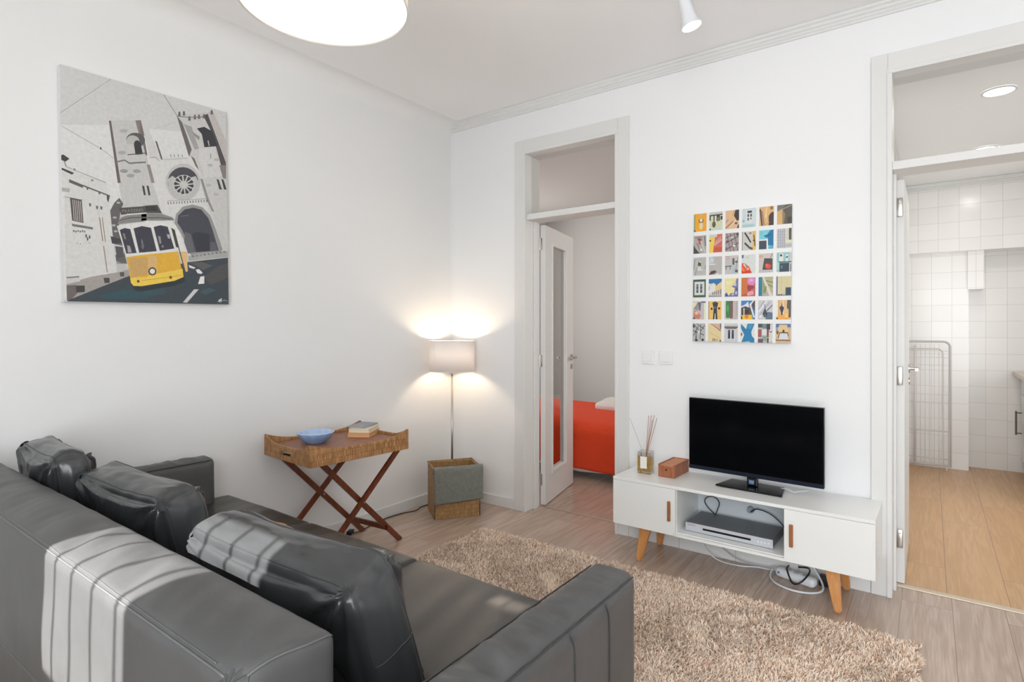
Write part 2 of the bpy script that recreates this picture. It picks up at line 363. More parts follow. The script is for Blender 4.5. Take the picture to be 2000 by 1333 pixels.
# outlines of the two printed pictures: red, green, blue, then u, v pairs in thousandths
PRINT_A = [
[226,226,224,0,745,250,791,718,846,803,678,243,380,0,482],
[165,164,161,2,795,268,999,266,1000,0,797],
[170,169,166,2,741,202,678,203,681,4,743],
[170,169,166,202,678,274,647,276,649,203,681],
[120,119,116,576,996,663,910,666,912,579,998],
[195,194,191,502,820,658,883,658,885,502,821],
[60,59,56,209,681,208,676,205,674,202,675,200,679,202,684,205,686,208,685],
[222,221,218,481,689,735,727,791,695,840,532,960,278,737,245,628,415,517,451,481,676],
[205,204,201,251,811,434,849,465,691,500,568,530,497,550,431,427,428,323,418,299,541,280,632],
[212,211,208,256,812,256,828,274,833,273,815],
[212,211,208,292,819,292,837,310,841,310,822],
[212,211,208,329,826,330,846,348,850,348,829],
[212,211,208,367,833,367,854,386,859,386,836],
[212,211,208,406,840,406,864,425,868,424,843],
[112,100,98,251,811,263,814,295,631,311,542,294,540,280,628],
[138,126,123,401,841,434,849,455,781,422,780],
[120,112,110,431,850,446,798,470,692,459,690,430,787],
[214,213,210,441,831,480,821,513,758,560,686,481,689,463,758],
[95,94,91,518,768,530,767,563,688,554,685],
[180,179,176,356,785,349,777,332,772,316,772,309,777,316,784,332,790,349,790],
[174,173,170,344,683,338,676,321,671,304,671,298,676,305,684,321,689,338,689],
[168,167,164,391,586,384,578,367,574,350,574,344,580,351,587,367,592,384,592],
[162,161,158,429,612,422,604,405,600,388,600,381,606,388,613,405,618,422,618],
[156,155,152,354,602,347,594,331,590,314,590,307,596,314,603,331,608,347,607],
[95,92,92,458,760,453,746,440,733,422,722,400,716,379,716,361,720,349,729,345,742,349,755,361,768,379,779,401,785,422,786,441,782,453,773],
[190,189,186,423,750,420,740,412,730,399,722,384,718,370,718,357,721,349,728,346,738,349,748,358,758,370,766,385,770,399,770,412,767,420,760],
[205,204,201,347,725,390,732,397,683,357,673],
[58,58,62,390,732,398,747,414,753,430,743,442,693,399,683],
[125,124,121,296,632,337,646,335,652,294,639],
[125,124,121,334,646,360,635,365,641,339,652],
[125,124,121,363,635,460,655,459,662,362,642],
[80,79,76,352,674,460,699,459,703,352,678],
[70,69,66,434,546,447,546,456,505,444,502],
[70,69,66,461,550,474,549,484,508,472,505],
[150,140,138,464,648,484,651,511,569,491,566],
[150,149,146,610,719,614,706,620,708,615,721],
[150,149,146,633,722,638,710,643,712,639,724],
[150,149,146,658,726,663,714,669,716,664,728],
[150,149,146,685,730,690,718,695,720,691,732],
[160,159,156,481,681,518,688,517,692,481,684],
[160,159,156,516,689,538,677,542,680,519,692],
[195,194,191,563,684,729,717,729,722,563,688],
[200,199,196,810,611,806,586,793,562,774,541,750,524,721,511,692,505,662,505,635,511,612,522,595,539,584,559,580,582,584,606,596,629,613,650,636,667,664,680,693,688,723,689,751,684,776,672,794,656,806,635],
[78,78,84,796,609,792,589,782,570,765,553,743,538,718,528,692,523,666,522,642,527,621,536,606,549,596,565,593,584,597,603,606,621,622,638,643,653,667,664,693,670,720,671,744,667,766,658,782,645,793,628],
[196,195,192,592,596,623,618,655,605,740,625,778,638,799,610,792,568,752,527,696,512,637,514,602,545],
[206,205,202,770,592,766,576,755,561,739,548,719,538,697,533,675,533,655,538,640,547,630,560,627,575,630,590,640,605,656,618,676,628,698,633,720,634,740,629,756,620,766,608],
[72,68,72,723,586,761,595,764,586,757,577,722,584],
[72,68,72,718,577,754,571,750,562,738,556,716,575],
[72,68,72,708,569,732,552,722,544,708,542,705,568],
[72,68,72,695,566,700,541,688,537,676,540,692,566],
[72,68,72,682,568,669,542,656,543,650,550,680,569],
[72,68,72,674,574,645,554,636,560,636,569,673,576],
[72,68,72,672,583,635,574,632,583,639,592,672,584],
[72,68,72,677,592,642,597,646,606,657,612,678,594],
[72,68,72,687,599,663,616,673,624,686,626,689,600],
[72,68,72,700,602,694,628,707,632,719,629,702,602],
[72,68,72,712,601,726,627,739,626,746,619,714,600],
[72,68,72,720,595,750,615,760,610,760,600,721,593],
[208,207,204,664,920,870,974,909,986,1000,848,998,548,996,275,960,278,836,632,803,678,735,732,658,910],
[112,106,104,658,915,694,886,754,766,735,727,676,869],
[168,167,164,703,883,755,879,804,779,773,769],
[150,149,146,755,856,811,839,804,820,780,834],
[120,110,106,748,734,772,724,803,669,778,688],
[86,83,84,838,949,868,966,921,872,996,738,995,653,959,719,927,803,882,893],
[198,192,188,868,973,909,986,1000,848,998,743,921,872],
[60,60,65,792,877,843,895,901,882,937,814,842,792,825,855],
[205,204,201,865,829,873,803,879,805,872,831],
[216,215,212,804,779,914,803,972,664,841,638,803,724],
[140,130,127,946,717,993,724,995,653,972,655],
[66,65,62,925,644,941,642,963,594,944,593],
[66,65,62,960,649,976,647,998,598,979,597],
[105,104,101,667,914,669,934,681,939,684,918],
[105,104,101,698,922,699,943,711,947,714,926],
[105,104,101,734,904,735,925,748,930,751,909],
[105,104,101,771,918,772,939,785,944,788,922],
[105,104,101,799,926,801,946,813,951,817,930],
[105,104,101,834,935,836,956,848,960,852,939],
[105,104,101,889,966,891,987,904,992,908,970],
[130,129,126,658,910,743,920,744,924,659,915],
[130,129,126,743,920,838,942,837,947,743,924],
[120,119,116,885,768,883,740,888,741,889,769],
[150,149,146,809,628,826,631,870,527,905,475,887,474,849,534],
[188,187,184,946,745,940,739,926,735,912,735,906,739,912,745,926,750,940,750],
[188,187,184,900,710,894,704,880,700,866,700,860,705,866,711,880,715,894,715],
[188,187,184,885,607,880,601,866,597,852,597,847,602,852,608,866,612,880,611],
[188,187,184,937,566,932,560,918,557,904,557,898,562,904,568,918,572,932,571],
[110,109,106,589,487,592,476,598,478,594,489],
[110,109,106,606,490,610,479,615,481,612,492],
[110,109,106,624,493,628,482,633,483,630,494],
[110,109,106,642,496,646,485,651,486,647,497],
[110,109,106,660,498,664,487,669,489,666,500],
[110,109,106,678,501,682,490,688,492,684,503],
[110,109,106,696,504,700,493,706,495,702,506],
[110,109,106,715,507,718,496,724,498,720,509],
[110,109,106,733,510,737,499,743,501,739,512],
[110,109,106,752,513,756,502,762,504,758,515],
[110,109,106,771,516,775,505,780,507,777,518],
[110,109,106,790,519,794,508,800,510,796,521],
[110,109,106,809,522,813,511,819,513,815,524],
[110,109,106,828,526,832,514,838,516,834,527],
[110,109,106,847,529,851,517,858,519,854,530],
[170,169,166,588,491,856,534,856,537,588,494],
[156,154,152,632,391,642,435,687,476,753,494,821,488,873,455,911,390,963,282,934,269,737,240,686,324],
[74,76,86,651,393,656,429,700,464,760,479,814,474,862,436,891,379,932,277,768,258,705,325,673,371],
[58,60,70,745,348,779,360,868,357,867,270,778,260],
[105,105,112,699,354,738,347,768,259,718,249,692,305],
[96,96,106,868,317,910,320,924,276,871,272],
[120,119,116,671,426,726,436,726,439,670,429],
[176,175,172,718,234,778,252,1000,280,1000,247,724,208],
[130,129,126,761,238,756,232,745,232,740,236,745,242,756,242],
[138,137,134,788,242,783,237,772,236,767,241,772,246,783,247],
[146,145,142,816,247,810,241,799,240,794,245,799,251,810,251],
[130,129,126,843,251,838,246,827,245,821,250,827,255,838,256],
[138,137,134,871,256,866,250,854,250,849,254,854,260,866,260],
[146,145,142,899,260,894,255,882,254,877,259,882,264,894,265],
[130,129,126,928,265,922,259,911,259,905,264,911,269,922,270],
[138,137,134,957,270,951,264,939,263,934,268,940,274,951,274],
[146,145,142,986,274,980,269,968,268,963,273,968,279,980,279],
[220,219,215,0,558,6,567,229,532,243,480,249,411,279,136,138,111,2,75,0,440],
[70,69,66,0,618,11,622,41,609,20,593,0,598],
[150,149,146,11,595,22,571,27,573,16,597],
[165,164,161,24,571,228,530,229,534,25,574],
[70,68,66,2,565,63,552,52,543,0,557],
[150,149,146,71,567,71,565,70,563,67,562,65,561,62,561,60,562,59,563,58,565,59,568,60,570,62,571,65,572,67,572,70,571,71,569],
[150,149,146,162,534,162,532,160,530,158,528,155,527,153,528,150,528,149,530,148,532,149,534,150,536,153,538,155,538,158,538,160,538,162,536],
[98,94,91,37,522,105,507,107,493,37,508],
[92,88,85,104,501,248,473,250,478,106,507],
[80,78,76,232,477,249,477,240,445,232,457],
[105,104,101,124,503,136,501,133,488,126,488],
[105,104,101,186,491,199,489,196,476,188,476],
[105,104,101,136,432,148,430,145,417,138,417],
[105,104,101,172,425,185,423,182,410,174,410],
[105,104,101,195,425,208,423,205,410,197,410],
[178,177,174,0,482,39,482,39,466,0,467],
[160,159,156,0,443,104,440,104,443,0,446],
[96,86,82,39,445,99,440,106,342,48,347],
[205,204,201,52,437,57,349,60,350,55,437],
[205,204,201,61,436,67,348,70,349,64,437],
[205,204,201,71,436,76,347,79,348,74,436],
[205,204,201,80,435,86,346,89,347,84,435],
[205,204,201,90,434,96,346,99,346,93,435],
[120,118,115,45,334,155,328,154,318,49,323],
[110,109,106,60,304,57,299,53,299,51,303,53,308,57,308],
[120,119,116,71,302,68,298,64,297,62,302,64,306,68,306],
[130,129,126,82,306,79,301,75,301,73,305,75,310,79,310],
[110,109,106,93,304,90,299,86,299,84,303,86,308,90,308],
[120,119,116,104,307,102,303,97,302,95,307,97,311,102,312],
[130,129,126,115,306,113,301,108,301,106,305,108,310,113,310],
[90,89,86,123,288,120,279,116,279,114,287,116,295,120,295],
[90,89,86,130,275,128,267,123,267,121,275,124,283,128,283],
[90,89,86,141,284,138,276,134,276,132,284,134,292,138,292],
[170,169,166,138,259,136,256,131,256,129,258,131,261,136,261],
[170,169,166,77,252,74,250,70,249,68,252,70,254,74,255],
[170,169,166,92,250,90,248,85,247,83,250,85,253,90,253],
[150,120,108,188,374,203,271,208,272,193,375],
[150,120,108,203,376,218,268,222,269,207,376],
[170,150,140,206,250,224,133,230,134,213,251],
[195,194,191,185,470,188,374,190,375,187,470],
[104,101,101,249,411,273,449,301,474,323,449,306,416,300,376,294,331,327,218,338,178,278,186,264,271],
[180,179,176,285,383,279,378,267,377,261,381,267,386,279,387],
[180,179,176,279,348,273,342,261,341,255,346,261,351,273,352],
[180,179,176,307,452,301,447,289,446,283,450,289,455,301,456],
[180,179,176,290,322,284,317,272,316,266,320,272,325,284,326],
[70,70,72,248,297,305,288,310,270,256,264],
[205,204,201,264,263,322,258,321,222,271,215],
[90,90,92,272,254,316,253,321,208,282,202],
[200,199,196,278,175,326,178,346,152,346,125,282,136],
[120,119,116,279,177,338,178,338,183,280,182],
[170,163,157,1,73,138,111,279,136,346,152,352,123,205,72,51,10,2,7],
[208,207,204,0,96,76,109,84,90,4,73],
[130,129,126,0,98,79,106,79,112,0,104],
[112,104,100,12,69,61,73,68,39,36,9,14,7],
[70,68,68,61,70,106,72,106,44,63,40],
[80,76,76,206,109,238,110,240,88,211,86],
[95,92,92,296,138,321,139,320,120,298,119],
[230,229,226,0,461,12,463,14,7,1,7],
[64,74,80,16,5,205,73,352,124,711,205,1000,246,1000,1,16,2],
[98,94,94,724,202,804,212,888,199,818,171,777,189],
[84,82,84,817,136,930,200,1000,214,1000,143,872,98],
[70,92,98,789,62,858,83,914,74,830,48],
[54,84,92,173,28,326,62,454,42,454,19,216,16],
[58,86,94,424,55,544,71,581,53,459,32],
[48,56,62,365,78,424,80,626,111,690,137,696,108,625,87,424,55,382,58],
[232,230,228,720,193,767,182,755,174,725,180],
[236,235,233,767,171,790,176,816,158,804,152,780,154],
[238,237,235,798,138,826,142,825,104,782,100],
[214,214,212,754,73,786,74,705,6,677,7],
[205,204,201,718,207,1000,245,1000,249,717,211],
[84,81,79,301,428,458,454,427,452,526,467,552,430,427,419,309,398],
[62,60,60,451,451,517,461,526,438,454,429],
[142,140,137,286,353,309,386,357,404,457,421,427,419,547,427,617,418,634,405,427,380,457,384],
[90,89,86,427,393,547,406,547,410,427,398],
[90,89,86,547,406,615,406,616,410,548,410],
[90,89,86,301,370,363,388,362,392,300,373],
[90,89,86,362,388,457,399,457,404,362,392],
[225,224,221,340,399,458,418,457,424,339,405],
[228,227,223,284,346,457,384,427,383,609,400,638,382,673,342,712,257,648,253,425,224,335,208],
[66,66,78,300,329,328,340,360,338,395,231,335,224],
[66,66,78,379,343,420,355,426,358,483,355,516,247,410,233],
[66,66,78,499,360,541,372,587,369,627,267,535,250],
[80,72,70,609,366,632,358,658,274,639,274],
[170,165,165,340,263,357,260,367,231,344,230],
[140,130,128,316,315,328,316,336,290,325,289],
[150,150,160,525,319,540,320,546,286,534,283],
[180,180,185,580,333,599,332,602,313,587,314],
[150,130,130,561,273,560,270,558,269,556,267,553,267,550,267,548,268,546,270,546,272,546,274,548,276,550,277,553,278,556,278,558,276,560,275],
[130,135,145,425,300,434,283,430,264,424,282],
[120,110,112,440,265,439,260,437,255,435,252,432,251,428,252,426,254,424,259,423,264,424,269,426,274,429,277,432,278,435,277,438,274,439,270],
[232,180,62,335,208,425,224,649,254,685,132,626,111,424,79,374,78,358,93,346,165],
[208,168,104,348,203,456,214,461,218,460,133,360,117],
[222,184,120,461,218,515,228,520,145,460,133],
[243,208,88,355,115,455,122,460,129,679,172,684,132,626,111,424,79,374,78,358,93],
[200,150,60,424,104,679,138,678,140,424,106],
[228,190,128,658,251,708,257,714,161,694,156],
[80,70,60,625,357,656,264,662,265,631,359],
[80,70,60,656,264,694,156,700,157,662,265],
[232,231,228,634,363,654,360,701,258,669,256],
[84,72,58,512,151,510,144,505,137,496,133,487,131,477,132,469,136,464,142,462,149,464,157,469,163,478,168,487,170,497,169,505,165,510,159],
[238,234,226,503,151,502,146,498,142,493,139,487,138,481,139,476,141,472,145,471,150,472,154,476,159,481,162,487,163,493,162,499,160,502,156],
[120,72,60,610,127,609,124,607,122,604,120,600,119,597,120,594,121,592,124,591,126,592,129,594,131,597,133,601,134,604,133,607,132,609,130],
[120,60,50,409,101,409,99,407,96,404,95,401,94,398,95,395,96,394,98,393,100,394,103,396,105,398,107,401,107,404,107,407,105,409,103],
[222,222,222,923,13,937,26,933,28,919,15],
[222,222,222,933,27,929,12,934,12,938,27],
[222,222,222,934,11,948,31,944,33,929,13],
[222,222,222,944,32,940,12,945,12,949,32],
[170,180,185,950,18,972,21,971,24,949,21],
[170,180,185,971,21,991,18,992,20,972,24]]
PRINT_B = [
[240,170,45,0,860,140,860,140,1000,0,1000],
[150,165,110,0,860,17,860,17,993,0,993],
[225,210,170,102,902,98,919,88,929,75,929,64,919,60,902,64,885,75,875,88,875,98,885],
[100,95,90,109,944,104,954,90,960,73,960,59,954,53,944,59,934,73,928,90,928,104,934],
[235,225,205,98,947,95,955,86,960,76,960,68,955,64,947,68,939,76,934,86,934,95,939],
[90,90,60,22,867,20,872,15,875,8,875,2,872,0,867,2,862,8,859,15,859,20,862],
[215,180,110,63,979,105,979,105,1000,63,1000],
[214,216,184,172,860,312,860,312,1000,172,1000],
[205,200,200,172,983,312,983,312,1000,172,1000],
[62,60,60,172,980,312,982,312,973,172,970],
[62,60,60,172,937,186,937,186,975,172,975],
[62,60,60,227,972,227,930,215,930,215,972],
[95,90,60,241,905,237,920,227,929,215,929,205,920,201,905,205,890,215,881,227,881,237,890],
[62,60,60,249,930,284,930,284,972,249,972],
[150,150,130,260,923,273,923,273,958,260,958],
[62,60,60,291,937,312,937,312,965,291,965],
[190,215,215,172,860,312,860,312,871,172,871],
[70,80,80,190,868,188,872,183,875,177,875,172,872,171,868,172,864,177,862,183,862,188,864],
[222,186,150,344,860,484,860,484,1000,344,1000],
[185,150,130,344,915,444,1000,454,994,349,903],
[240,195,110,372,935,421,1000,435,995,386,925],
[62,60,60,431,958,449,1000,484,1000,484,923,463,916],
[165,120,95,344,872,425,921,431,911,347,862],
[235,200,165,382,880,452,929,460,917,390,868],
[62,60,60,463,860,484,860,484,895,470,877],
[120,80,60,467,899,465,904,458,907,449,907,442,904,439,899,442,894,449,891,458,891,465,894],
[208,220,222,516,860,656,860,656,1000,516,1000],
[225,226,224,558,895,617,895,617,986,558,986],
[70,75,80,569,965,614,965,614,983,569,983],
[75,80,85,569,937,586,937,586,958,569,958],
[75,80,85,597,937,614,937,614,958,597,958],
[110,115,120,569,909,586,909,586,930,569,930],
[110,115,120,597,916,611,916,611,930,597,930],
[175,205,205,516,860,642,860,642,882,516,882],
[150,190,195,544,909,541,916,534,920,526,920,519,916,516,909,519,902,526,898,534,898,541,902],
[222,180,122,688,860,828,860,828,1000,688,1000],
[90,75,70,703,987,724,861,708,860,688,985],
[150,130,120,720,973,744,861,730,860,706,971],
[75,60,60,779,860,779,930,800,951,828,958,828,860],
[200,150,100,728,864,784,885,788,877,732,860],
[240,205,150,744,917,751,1000,765,999,758,915],
[150,110,70,824,986,821,993,812,997,802,997,793,993,790,986,793,979,802,975,812,975,821,979],
[98,94,84,860,860,1000,860,1000,1000,860,1000],
[215,175,115,860,958,909,979,909,860,860,860],
[150,130,100,909,860,909,972,937,930,923,860],
[120,120,116,860,1000,944,1000,909,972,860,955],
[170,160,140,873,961,999,996,1000,990,875,955],
[70,68,62,958,860,1000,860,1000,909,958,909],
[180,175,170,0,688,140,688,140,828,0,828],
[70,72,74,0,688,70,688,21,730,0,758],
[190,90,75,66,823,80,760,60,756,46,819],
[150,80,70,43,806,92,799,90,787,41,794],
[135,130,130,39,775,88,693,80,688,31,769],
[210,205,200,89,788,131,697,121,693,79,784],
[150,140,140,14,807,98,807,98,821,14,821],
[120,125,135,126,822,140,745,126,743,112,820],
[230,225,220,98,716,95,723,88,727,80,727,73,723,70,716,73,709,80,705,88,705,95,709],
[214,110,90,172,688,312,688,312,828,172,828],
[240,205,90,172,688,214,688,235,807,172,807],
[205,210,205,172,807,256,807,256,828,172,828],
[225,160,150,224,751,301,793,309,779,232,737],
[195,170,160,225,762,295,811,301,803,231,754],
[175,120,110,220,736,311,761,312,755,222,729],
[205,85,70,221,691,312,691,312,727,221,727],
[62,60,60,193,780,191,784,186,787,180,787,175,784,173,780,175,776,180,774,186,774,191,776],
[168,158,155,344,688,484,688,484,828,344,828],
[95,60,75,344,705,483,754,484,748,345,699],
[95,60,75,344,754,483,803,484,797,345,748],
[95,60,75,344,796,483,828,484,828,345,790],
[105,80,90,361,828,403,689,397,688,355,827],
[105,80,90,396,828,438,689,432,688,390,827],
[105,80,90,438,828,480,689,474,688,432,827],
[225,220,215,449,730,446,735,439,738,431,738,424,735,421,730,424,725,431,722,439,722,446,725],
[200,195,190,431,793,428,798,419,801,409,801,400,798,397,793,400,788,409,785,419,785,428,788],
[120,60,80,379,765,376,770,369,773,361,773,354,770,351,765,354,760,361,757,369,757,376,760],
[110,115,120,372,709,369,717,362,722,354,722,347,717,344,709,347,701,354,696,362,696,369,701],
[80,75,80,484,814,481,821,474,825,466,825,459,821,456,814,459,807,466,803,474,803,481,807],
[205,202,196,516,688,656,688,656,828,516,828],
[62,60,60,549,826,591,777,581,767,539,816],
[62,60,60,584,783,612,748,602,740,574,775],
[62,60,60,548,750,604,708,596,696,540,738],
[90,85,80,589,717,631,703,625,688,583,701],
[110,105,100,614,814,611,817,604,819,596,819,589,817,586,814,589,811,596,809,604,809,611,811],
[150,150,148,516,688,524,688,524,828,516,828],
[230,185,95,625,688,656,688,656,828,625,828],
[110,70,40,640,801,654,717,644,715,630,799],
[70,55,40,650,758,648,762,643,765,636,765,630,762,628,758,630,754,636,751,643,751,648,754],
[130,205,218,688,688,828,688,828,828,688,828],
[40,120,165,744,772,793,821,828,828,828,709,772,716,772,772],
[232,232,228,688,688,775,688,775,761,688,761],
[62,72,88,688,688,761,688,761,751,688,751],
[90,180,200,786,688,828,688,828,709,786,709],
[120,200,215,730,807,726,815,715,820,703,820,692,815,688,807,692,799,703,794,715,794,726,799],
[30,100,150,736,788,799,798,801,788,738,778],
[200,198,198,860,688,1000,688,1000,828,860,828],
[150,155,170,871,688,871,828,877,828,877,688],
[150,155,170,892,688,892,828,898,828,898,688],
[150,155,170,913,688,913,828,919,828,919,688],
[150,155,170,930,688,930,828,936,828,936,688],
[165,168,180,860,704,941,704,941,700,860,700],
[165,168,180,860,725,941,725,941,721,860,721],
[165,168,180,860,746,941,746,941,742,860,742],
[165,168,180,860,767,941,767,941,763,860,763],
[165,168,180,860,788,941,788,941,784,860,784],
[165,168,180,860,809,941,809,941,805,860,805],
[226,222,205,941,723,1000,723,1000,828,941,828],
[88,82,76,972,744,997,744,997,828,972,828],
[222,228,195,951,723,1000,723,1000,741,951,741],
[160,150,140,950,744,950,828,952,828,952,744],
[160,150,140,959,744,959,828,962,828,962,744],
[160,160,160,941,701,1000,701,1000,698,941,698],
[160,160,160,941,712,1000,712,1000,709,941,709],
[190,188,184,0,516,140,516,140,656,0,656],
[218,216,210,35,558,84,551,87,621,42,628],
[90,92,62,45,593,84,586,87,611,53,625],
[110,106,100,14,517,51,601,56,599,19,516],
[130,126,122,0,558,14,642,20,642,6,558],
[225,222,216,57,568,106,562,104,554,55,562],
[110,106,100,126,566,137,594,140,592,131,564],
[184,182,178,172,516,312,516,312,656,172,656],
[205,212,222,172,607,186,656,221,649,228,614],
[222,220,214,172,593,242,593,242,603,172,603],
[200,180,170,240,618,310,646,312,638,244,610],
[110,70,55,172,516,193,544,235,551,259,537,228,523],
[70,70,68,189,523,207,541,235,541,228,527],
[225,222,218,280,520,277,524,268,526,258,526,249,524,246,520,249,517,258,515,268,515,277,517],
[196,194,192,344,516,484,516,484,656,344,656],
[205,120,110,386,639,383,647,376,651,368,651,361,647,358,639,361,632,368,627,376,627,383,632],
[225,222,218,379,639,378,643,374,646,370,646,366,643,365,639,366,635,370,632,374,632,378,635],
[90,95,95,421,586,442,586,442,635,421,635],
[80,85,88,344,578,414,581,414,574,344,571],
[120,125,128,351,551,361,551,361,575,351,575],
[120,125,128,393,551,403,551,403,575,393,575],
[85,95,98,480,537,477,544,468,548,458,548,449,544,446,537,449,530,458,526,468,526,477,530],
[100,110,112,480,607,477,612,468,615,458,615,449,612,446,607,449,602,458,599,468,599,477,602],
[70,75,78,454,544,475,642,479,642,458,544],
[215,190,185,414,639,477,639,477,652,414,652],
[175,195,200,421,516,449,516,449,558,421,558],
[218,220,216,516,516,656,516,656,656,516,656],
[110,118,150,516,631,537,631,537,656,516,656],
[228,90,50,516,516,621,516,593,565,544,593,516,593],
[200,60,30,516,516,614,516,600,533,516,533],
[225,205,190,542,591,591,549,581,539,532,581],
[90,110,130,558,588,578,553,572,549,552,584],
[235,160,80,519,561,547,533,541,527,516,555],
[200,215,195,593,635,589,642,578,646,566,646,555,642,551,635,555,628,566,624,578,624,589,628],
[206,200,194,688,516,828,516,828,656,688,656],
[82,76,74,723,537,741,621,821,617,821,533],
[232,80,66,808,561,803,571,789,578,772,578,758,571,752,561,758,550,772,543,789,543,803,550],
[232,100,86,779,569,776,576,769,580,761,580,754,576,751,569,754,563,761,559,769,559,776,563],
[188,192,190,688,516,828,516,828,536,688,536],
[150,130,120,797,623,818,656,824,654,803,619],
[210,170,150,730,635,726,643,715,648,703,648,692,643,688,635,692,627,703,622,715,622,726,627],
[150,198,198,860,516,1000,516,1000,656,860,656],
[62,78,90,888,516,979,516,979,579,888,579],
[228,230,226,885,593,923,593,923,649,885,649],
[226,228,224,947,586,969,586,969,642,947,642],
[62,60,60,913,635,911,640,906,643,898,643,893,640,891,635,893,630,898,627,906,627,911,630],
[62,60,60,966,621,965,625,961,628,955,628,951,625,950,621,951,617,955,614,961,614,965,617],
[205,205,203,979,516,1000,516,1000,656,979,656],
[70,85,90,881,590,1000,590,1000,582,881,582],
[110,125,135,917,551,916,559,912,564,906,564,902,559,901,551,902,543,906,538,912,538,916,543],
[180,215,210,863,530,882,530,882,586,863,586],
[90,75,70,989,516,997,516,997,572,989,572],
[72,92,78,0,344,140,344,140,484,0,484],
[208,214,200,14,361,126,361,126,467,14,467],
[228,226,224,28,372,112,372,112,459,28,459],
[120,128,134,35,379,60,379,60,449,35,449],
[120,128,134,77,379,102,379,102,449,77,449],
[50,48,66,39,383,56,383,56,394,39,394],
[50,48,66,84,383,101,383,101,394,84,394],
[60,60,76,39,414,56,414,56,425,39,425],
[60,60,76,84,414,101,414,101,425,84,425],
[214,206,190,172,344,312,344,312,484,172,484],
[50,120,175,172,449,312,449,312,484,172,484],
[50,120,175,242,449,291,449,256,428],
[228,226,220,172,421,179,449,200,428,221,456,242,428,242,386,172,372],
[232,200,140,242,421,270,442,312,463,312,407,249,393],
[95,82,90,214,361,222,361,222,382,214,382],
[95,82,90,235,361,243,361,243,388,235,388],
[95,82,90,256,361,264,361,264,393,256,393],
[95,82,90,277,361,285,361,285,398,277,398],
[95,82,90,298,361,306,361,306,403,298,403],
[130,135,160,172,347,312,347,312,355,172,355],
[180,195,215,172,400,186,400,186,428,172,428],
[234,222,160,344,344,484,344,484,484,344,484],
[120,120,165,344,344,484,344,484,484,463,477,456,442,414,421,449,407,442,372,407,372,386,351,365,379,344,365],
[200,200,215,466,435,463,442,454,446,444,446,435,442,432,435,435,428,444,424,454,424,463,428],
[80,84,140,480,400,478,408,473,413,467,413,462,408,460,400,462,392,467,387,473,387,478,392],
[190,190,210,442,361,439,366,432,369,424,369,417,366,414,361,417,356,424,353,432,353,439,356],
[240,230,190,407,449,403,457,392,462,380,462,369,457,365,449,369,441,380,436,392,436,403,441],
[70,76,135,376,355,374,360,369,363,362,363,356,360,354,355,356,350,362,347,369,347,374,350],
[210,210,220,471,372,470,379,466,383,460,383,456,379,455,372,456,365,460,361,466,361,470,365],
[205,116,62,516,344,656,344,656,484,516,484],
[215,140,195,572,449,586,484,649,484,656,449,635,425,600,428],
[160,60,80,572,421,600,428,642,421,649,407,586,379,579,400],
[228,160,180,565,365,600,379,635,386,642,358,586,347],
[200,90,70,516,344,579,344,572,372,558,365,516,351],
[230,170,215,635,463,631,470,620,474,608,474,597,470,593,463,597,456,608,452,620,452,631,456],
[170,90,120,642,344,656,344,656,484,649,428],
[182,178,140,688,344,828,344,828,484,688,484],
[52,128,160,688,344,724,344,724,484,688,484],
[222,212,196,723,484,741,484,828,344,793,344],
[150,160,110,730,358,730,456,765,400,758,358],
[130,130,90,759,459,828,446,827,438,757,452],
[120,125,95,780,431,828,410,827,404,778,425],
[180,170,185,730,344,786,344,786,361,730,361],
[95,110,80,741,374,762,416,768,412,747,370],
[216,204,164,860,344,1000,344,1000,484,860,484],
[105,110,150,860,344,873,344,873,484,860,484],
[70,90,108,947,344,1000,344,1000,403,947,403],
[110,115,150,860,344,947,344,947,351,860,351],
[62,60,60,895,351,894,354,890,355,886,355,882,354,881,351,882,348,886,347,890,347,894,348],
[62,60,60,916,351,915,354,911,355,907,355,903,354,902,351,903,348,907,347,911,347,915,348],
[200,190,150,900,372,907,484,911,484,904,372],
[56,74,92,955,351,993,351,993,397,955,397],
[200,190,192,0,172,140,172,140,312,0,312],
[232,222,170,0,256,0,305,49,305,21,263],
[105,108,122,49,305,91,305,84,235,70,242],
[150,148,150,7,256,49,298,63,242,42,242],
[205,130,105,7,186,14,242,56,235,91,200,70,172],
[225,190,170,63,221,59,229,48,234,36,234,25,229,21,221,25,213,36,208,48,208,59,213],
[222,232,195,123,172,140,172,140,298,123,298],
[100,100,120,91,301,140,301,140,312,91,312],
[90,110,100,31,180,28,184,19,187,9,187,0,184,-3,180,0,176,9,174,19,174,28,176],
[238,192,105,172,172,312,172,312,312,172,312],
[55,58,72,221,172,228,256,214,298,242,309,277,298,263,256,270,172,250,172,246,214,239,172],
[55,56,66,218,253,216,260,211,264,204,264,198,260,196,253,198,247,204,243,211,243,216,247],
[55,56,66,299,256,297,262,291,265,283,265,277,262,274,256,277,250,283,247,291,247,297,250],
[220,232,238,238,172,242,217,248,217,250,172],
[50,80,80,270,298,265,304,251,307,233,307,219,304,214,298,219,292,233,289,251,289,265,292],
[120,80,60,172,172,178,172,178,312,172,312],
[110,110,120,256,263,253,268,246,271,238,271,231,268,228,263,231,258,238,255,246,255,253,258],
[200,192,184,344,172,484,172,484,312,344,312],
[56,132,72,358,183,403,183,403,312,358,312],
[122,84,80,403,179,431,179,431,312,403,312],
[196,186,184,431,172,484,172,484,312,431,312],
[90,165,95,390,256,388,273,383,283,376,283,370,273,368,256,370,239,376,229,383,229,388,239],
[60,150,70,394,221,393,229,389,234,383,234,379,229,378,221,379,213,383,208,389,208,393,213],
[150,110,105,411,186,411,298,417,298,417,186],
[216,205,205,344,172,358,172,358,312,344,312],
[180,176,170,463,200,477,200,477,298,463,298],
[70,130,185,516,172,656,172,656,312,516,312],
[225,222,230,516,270,558,284,586,305,600,256,516,242],
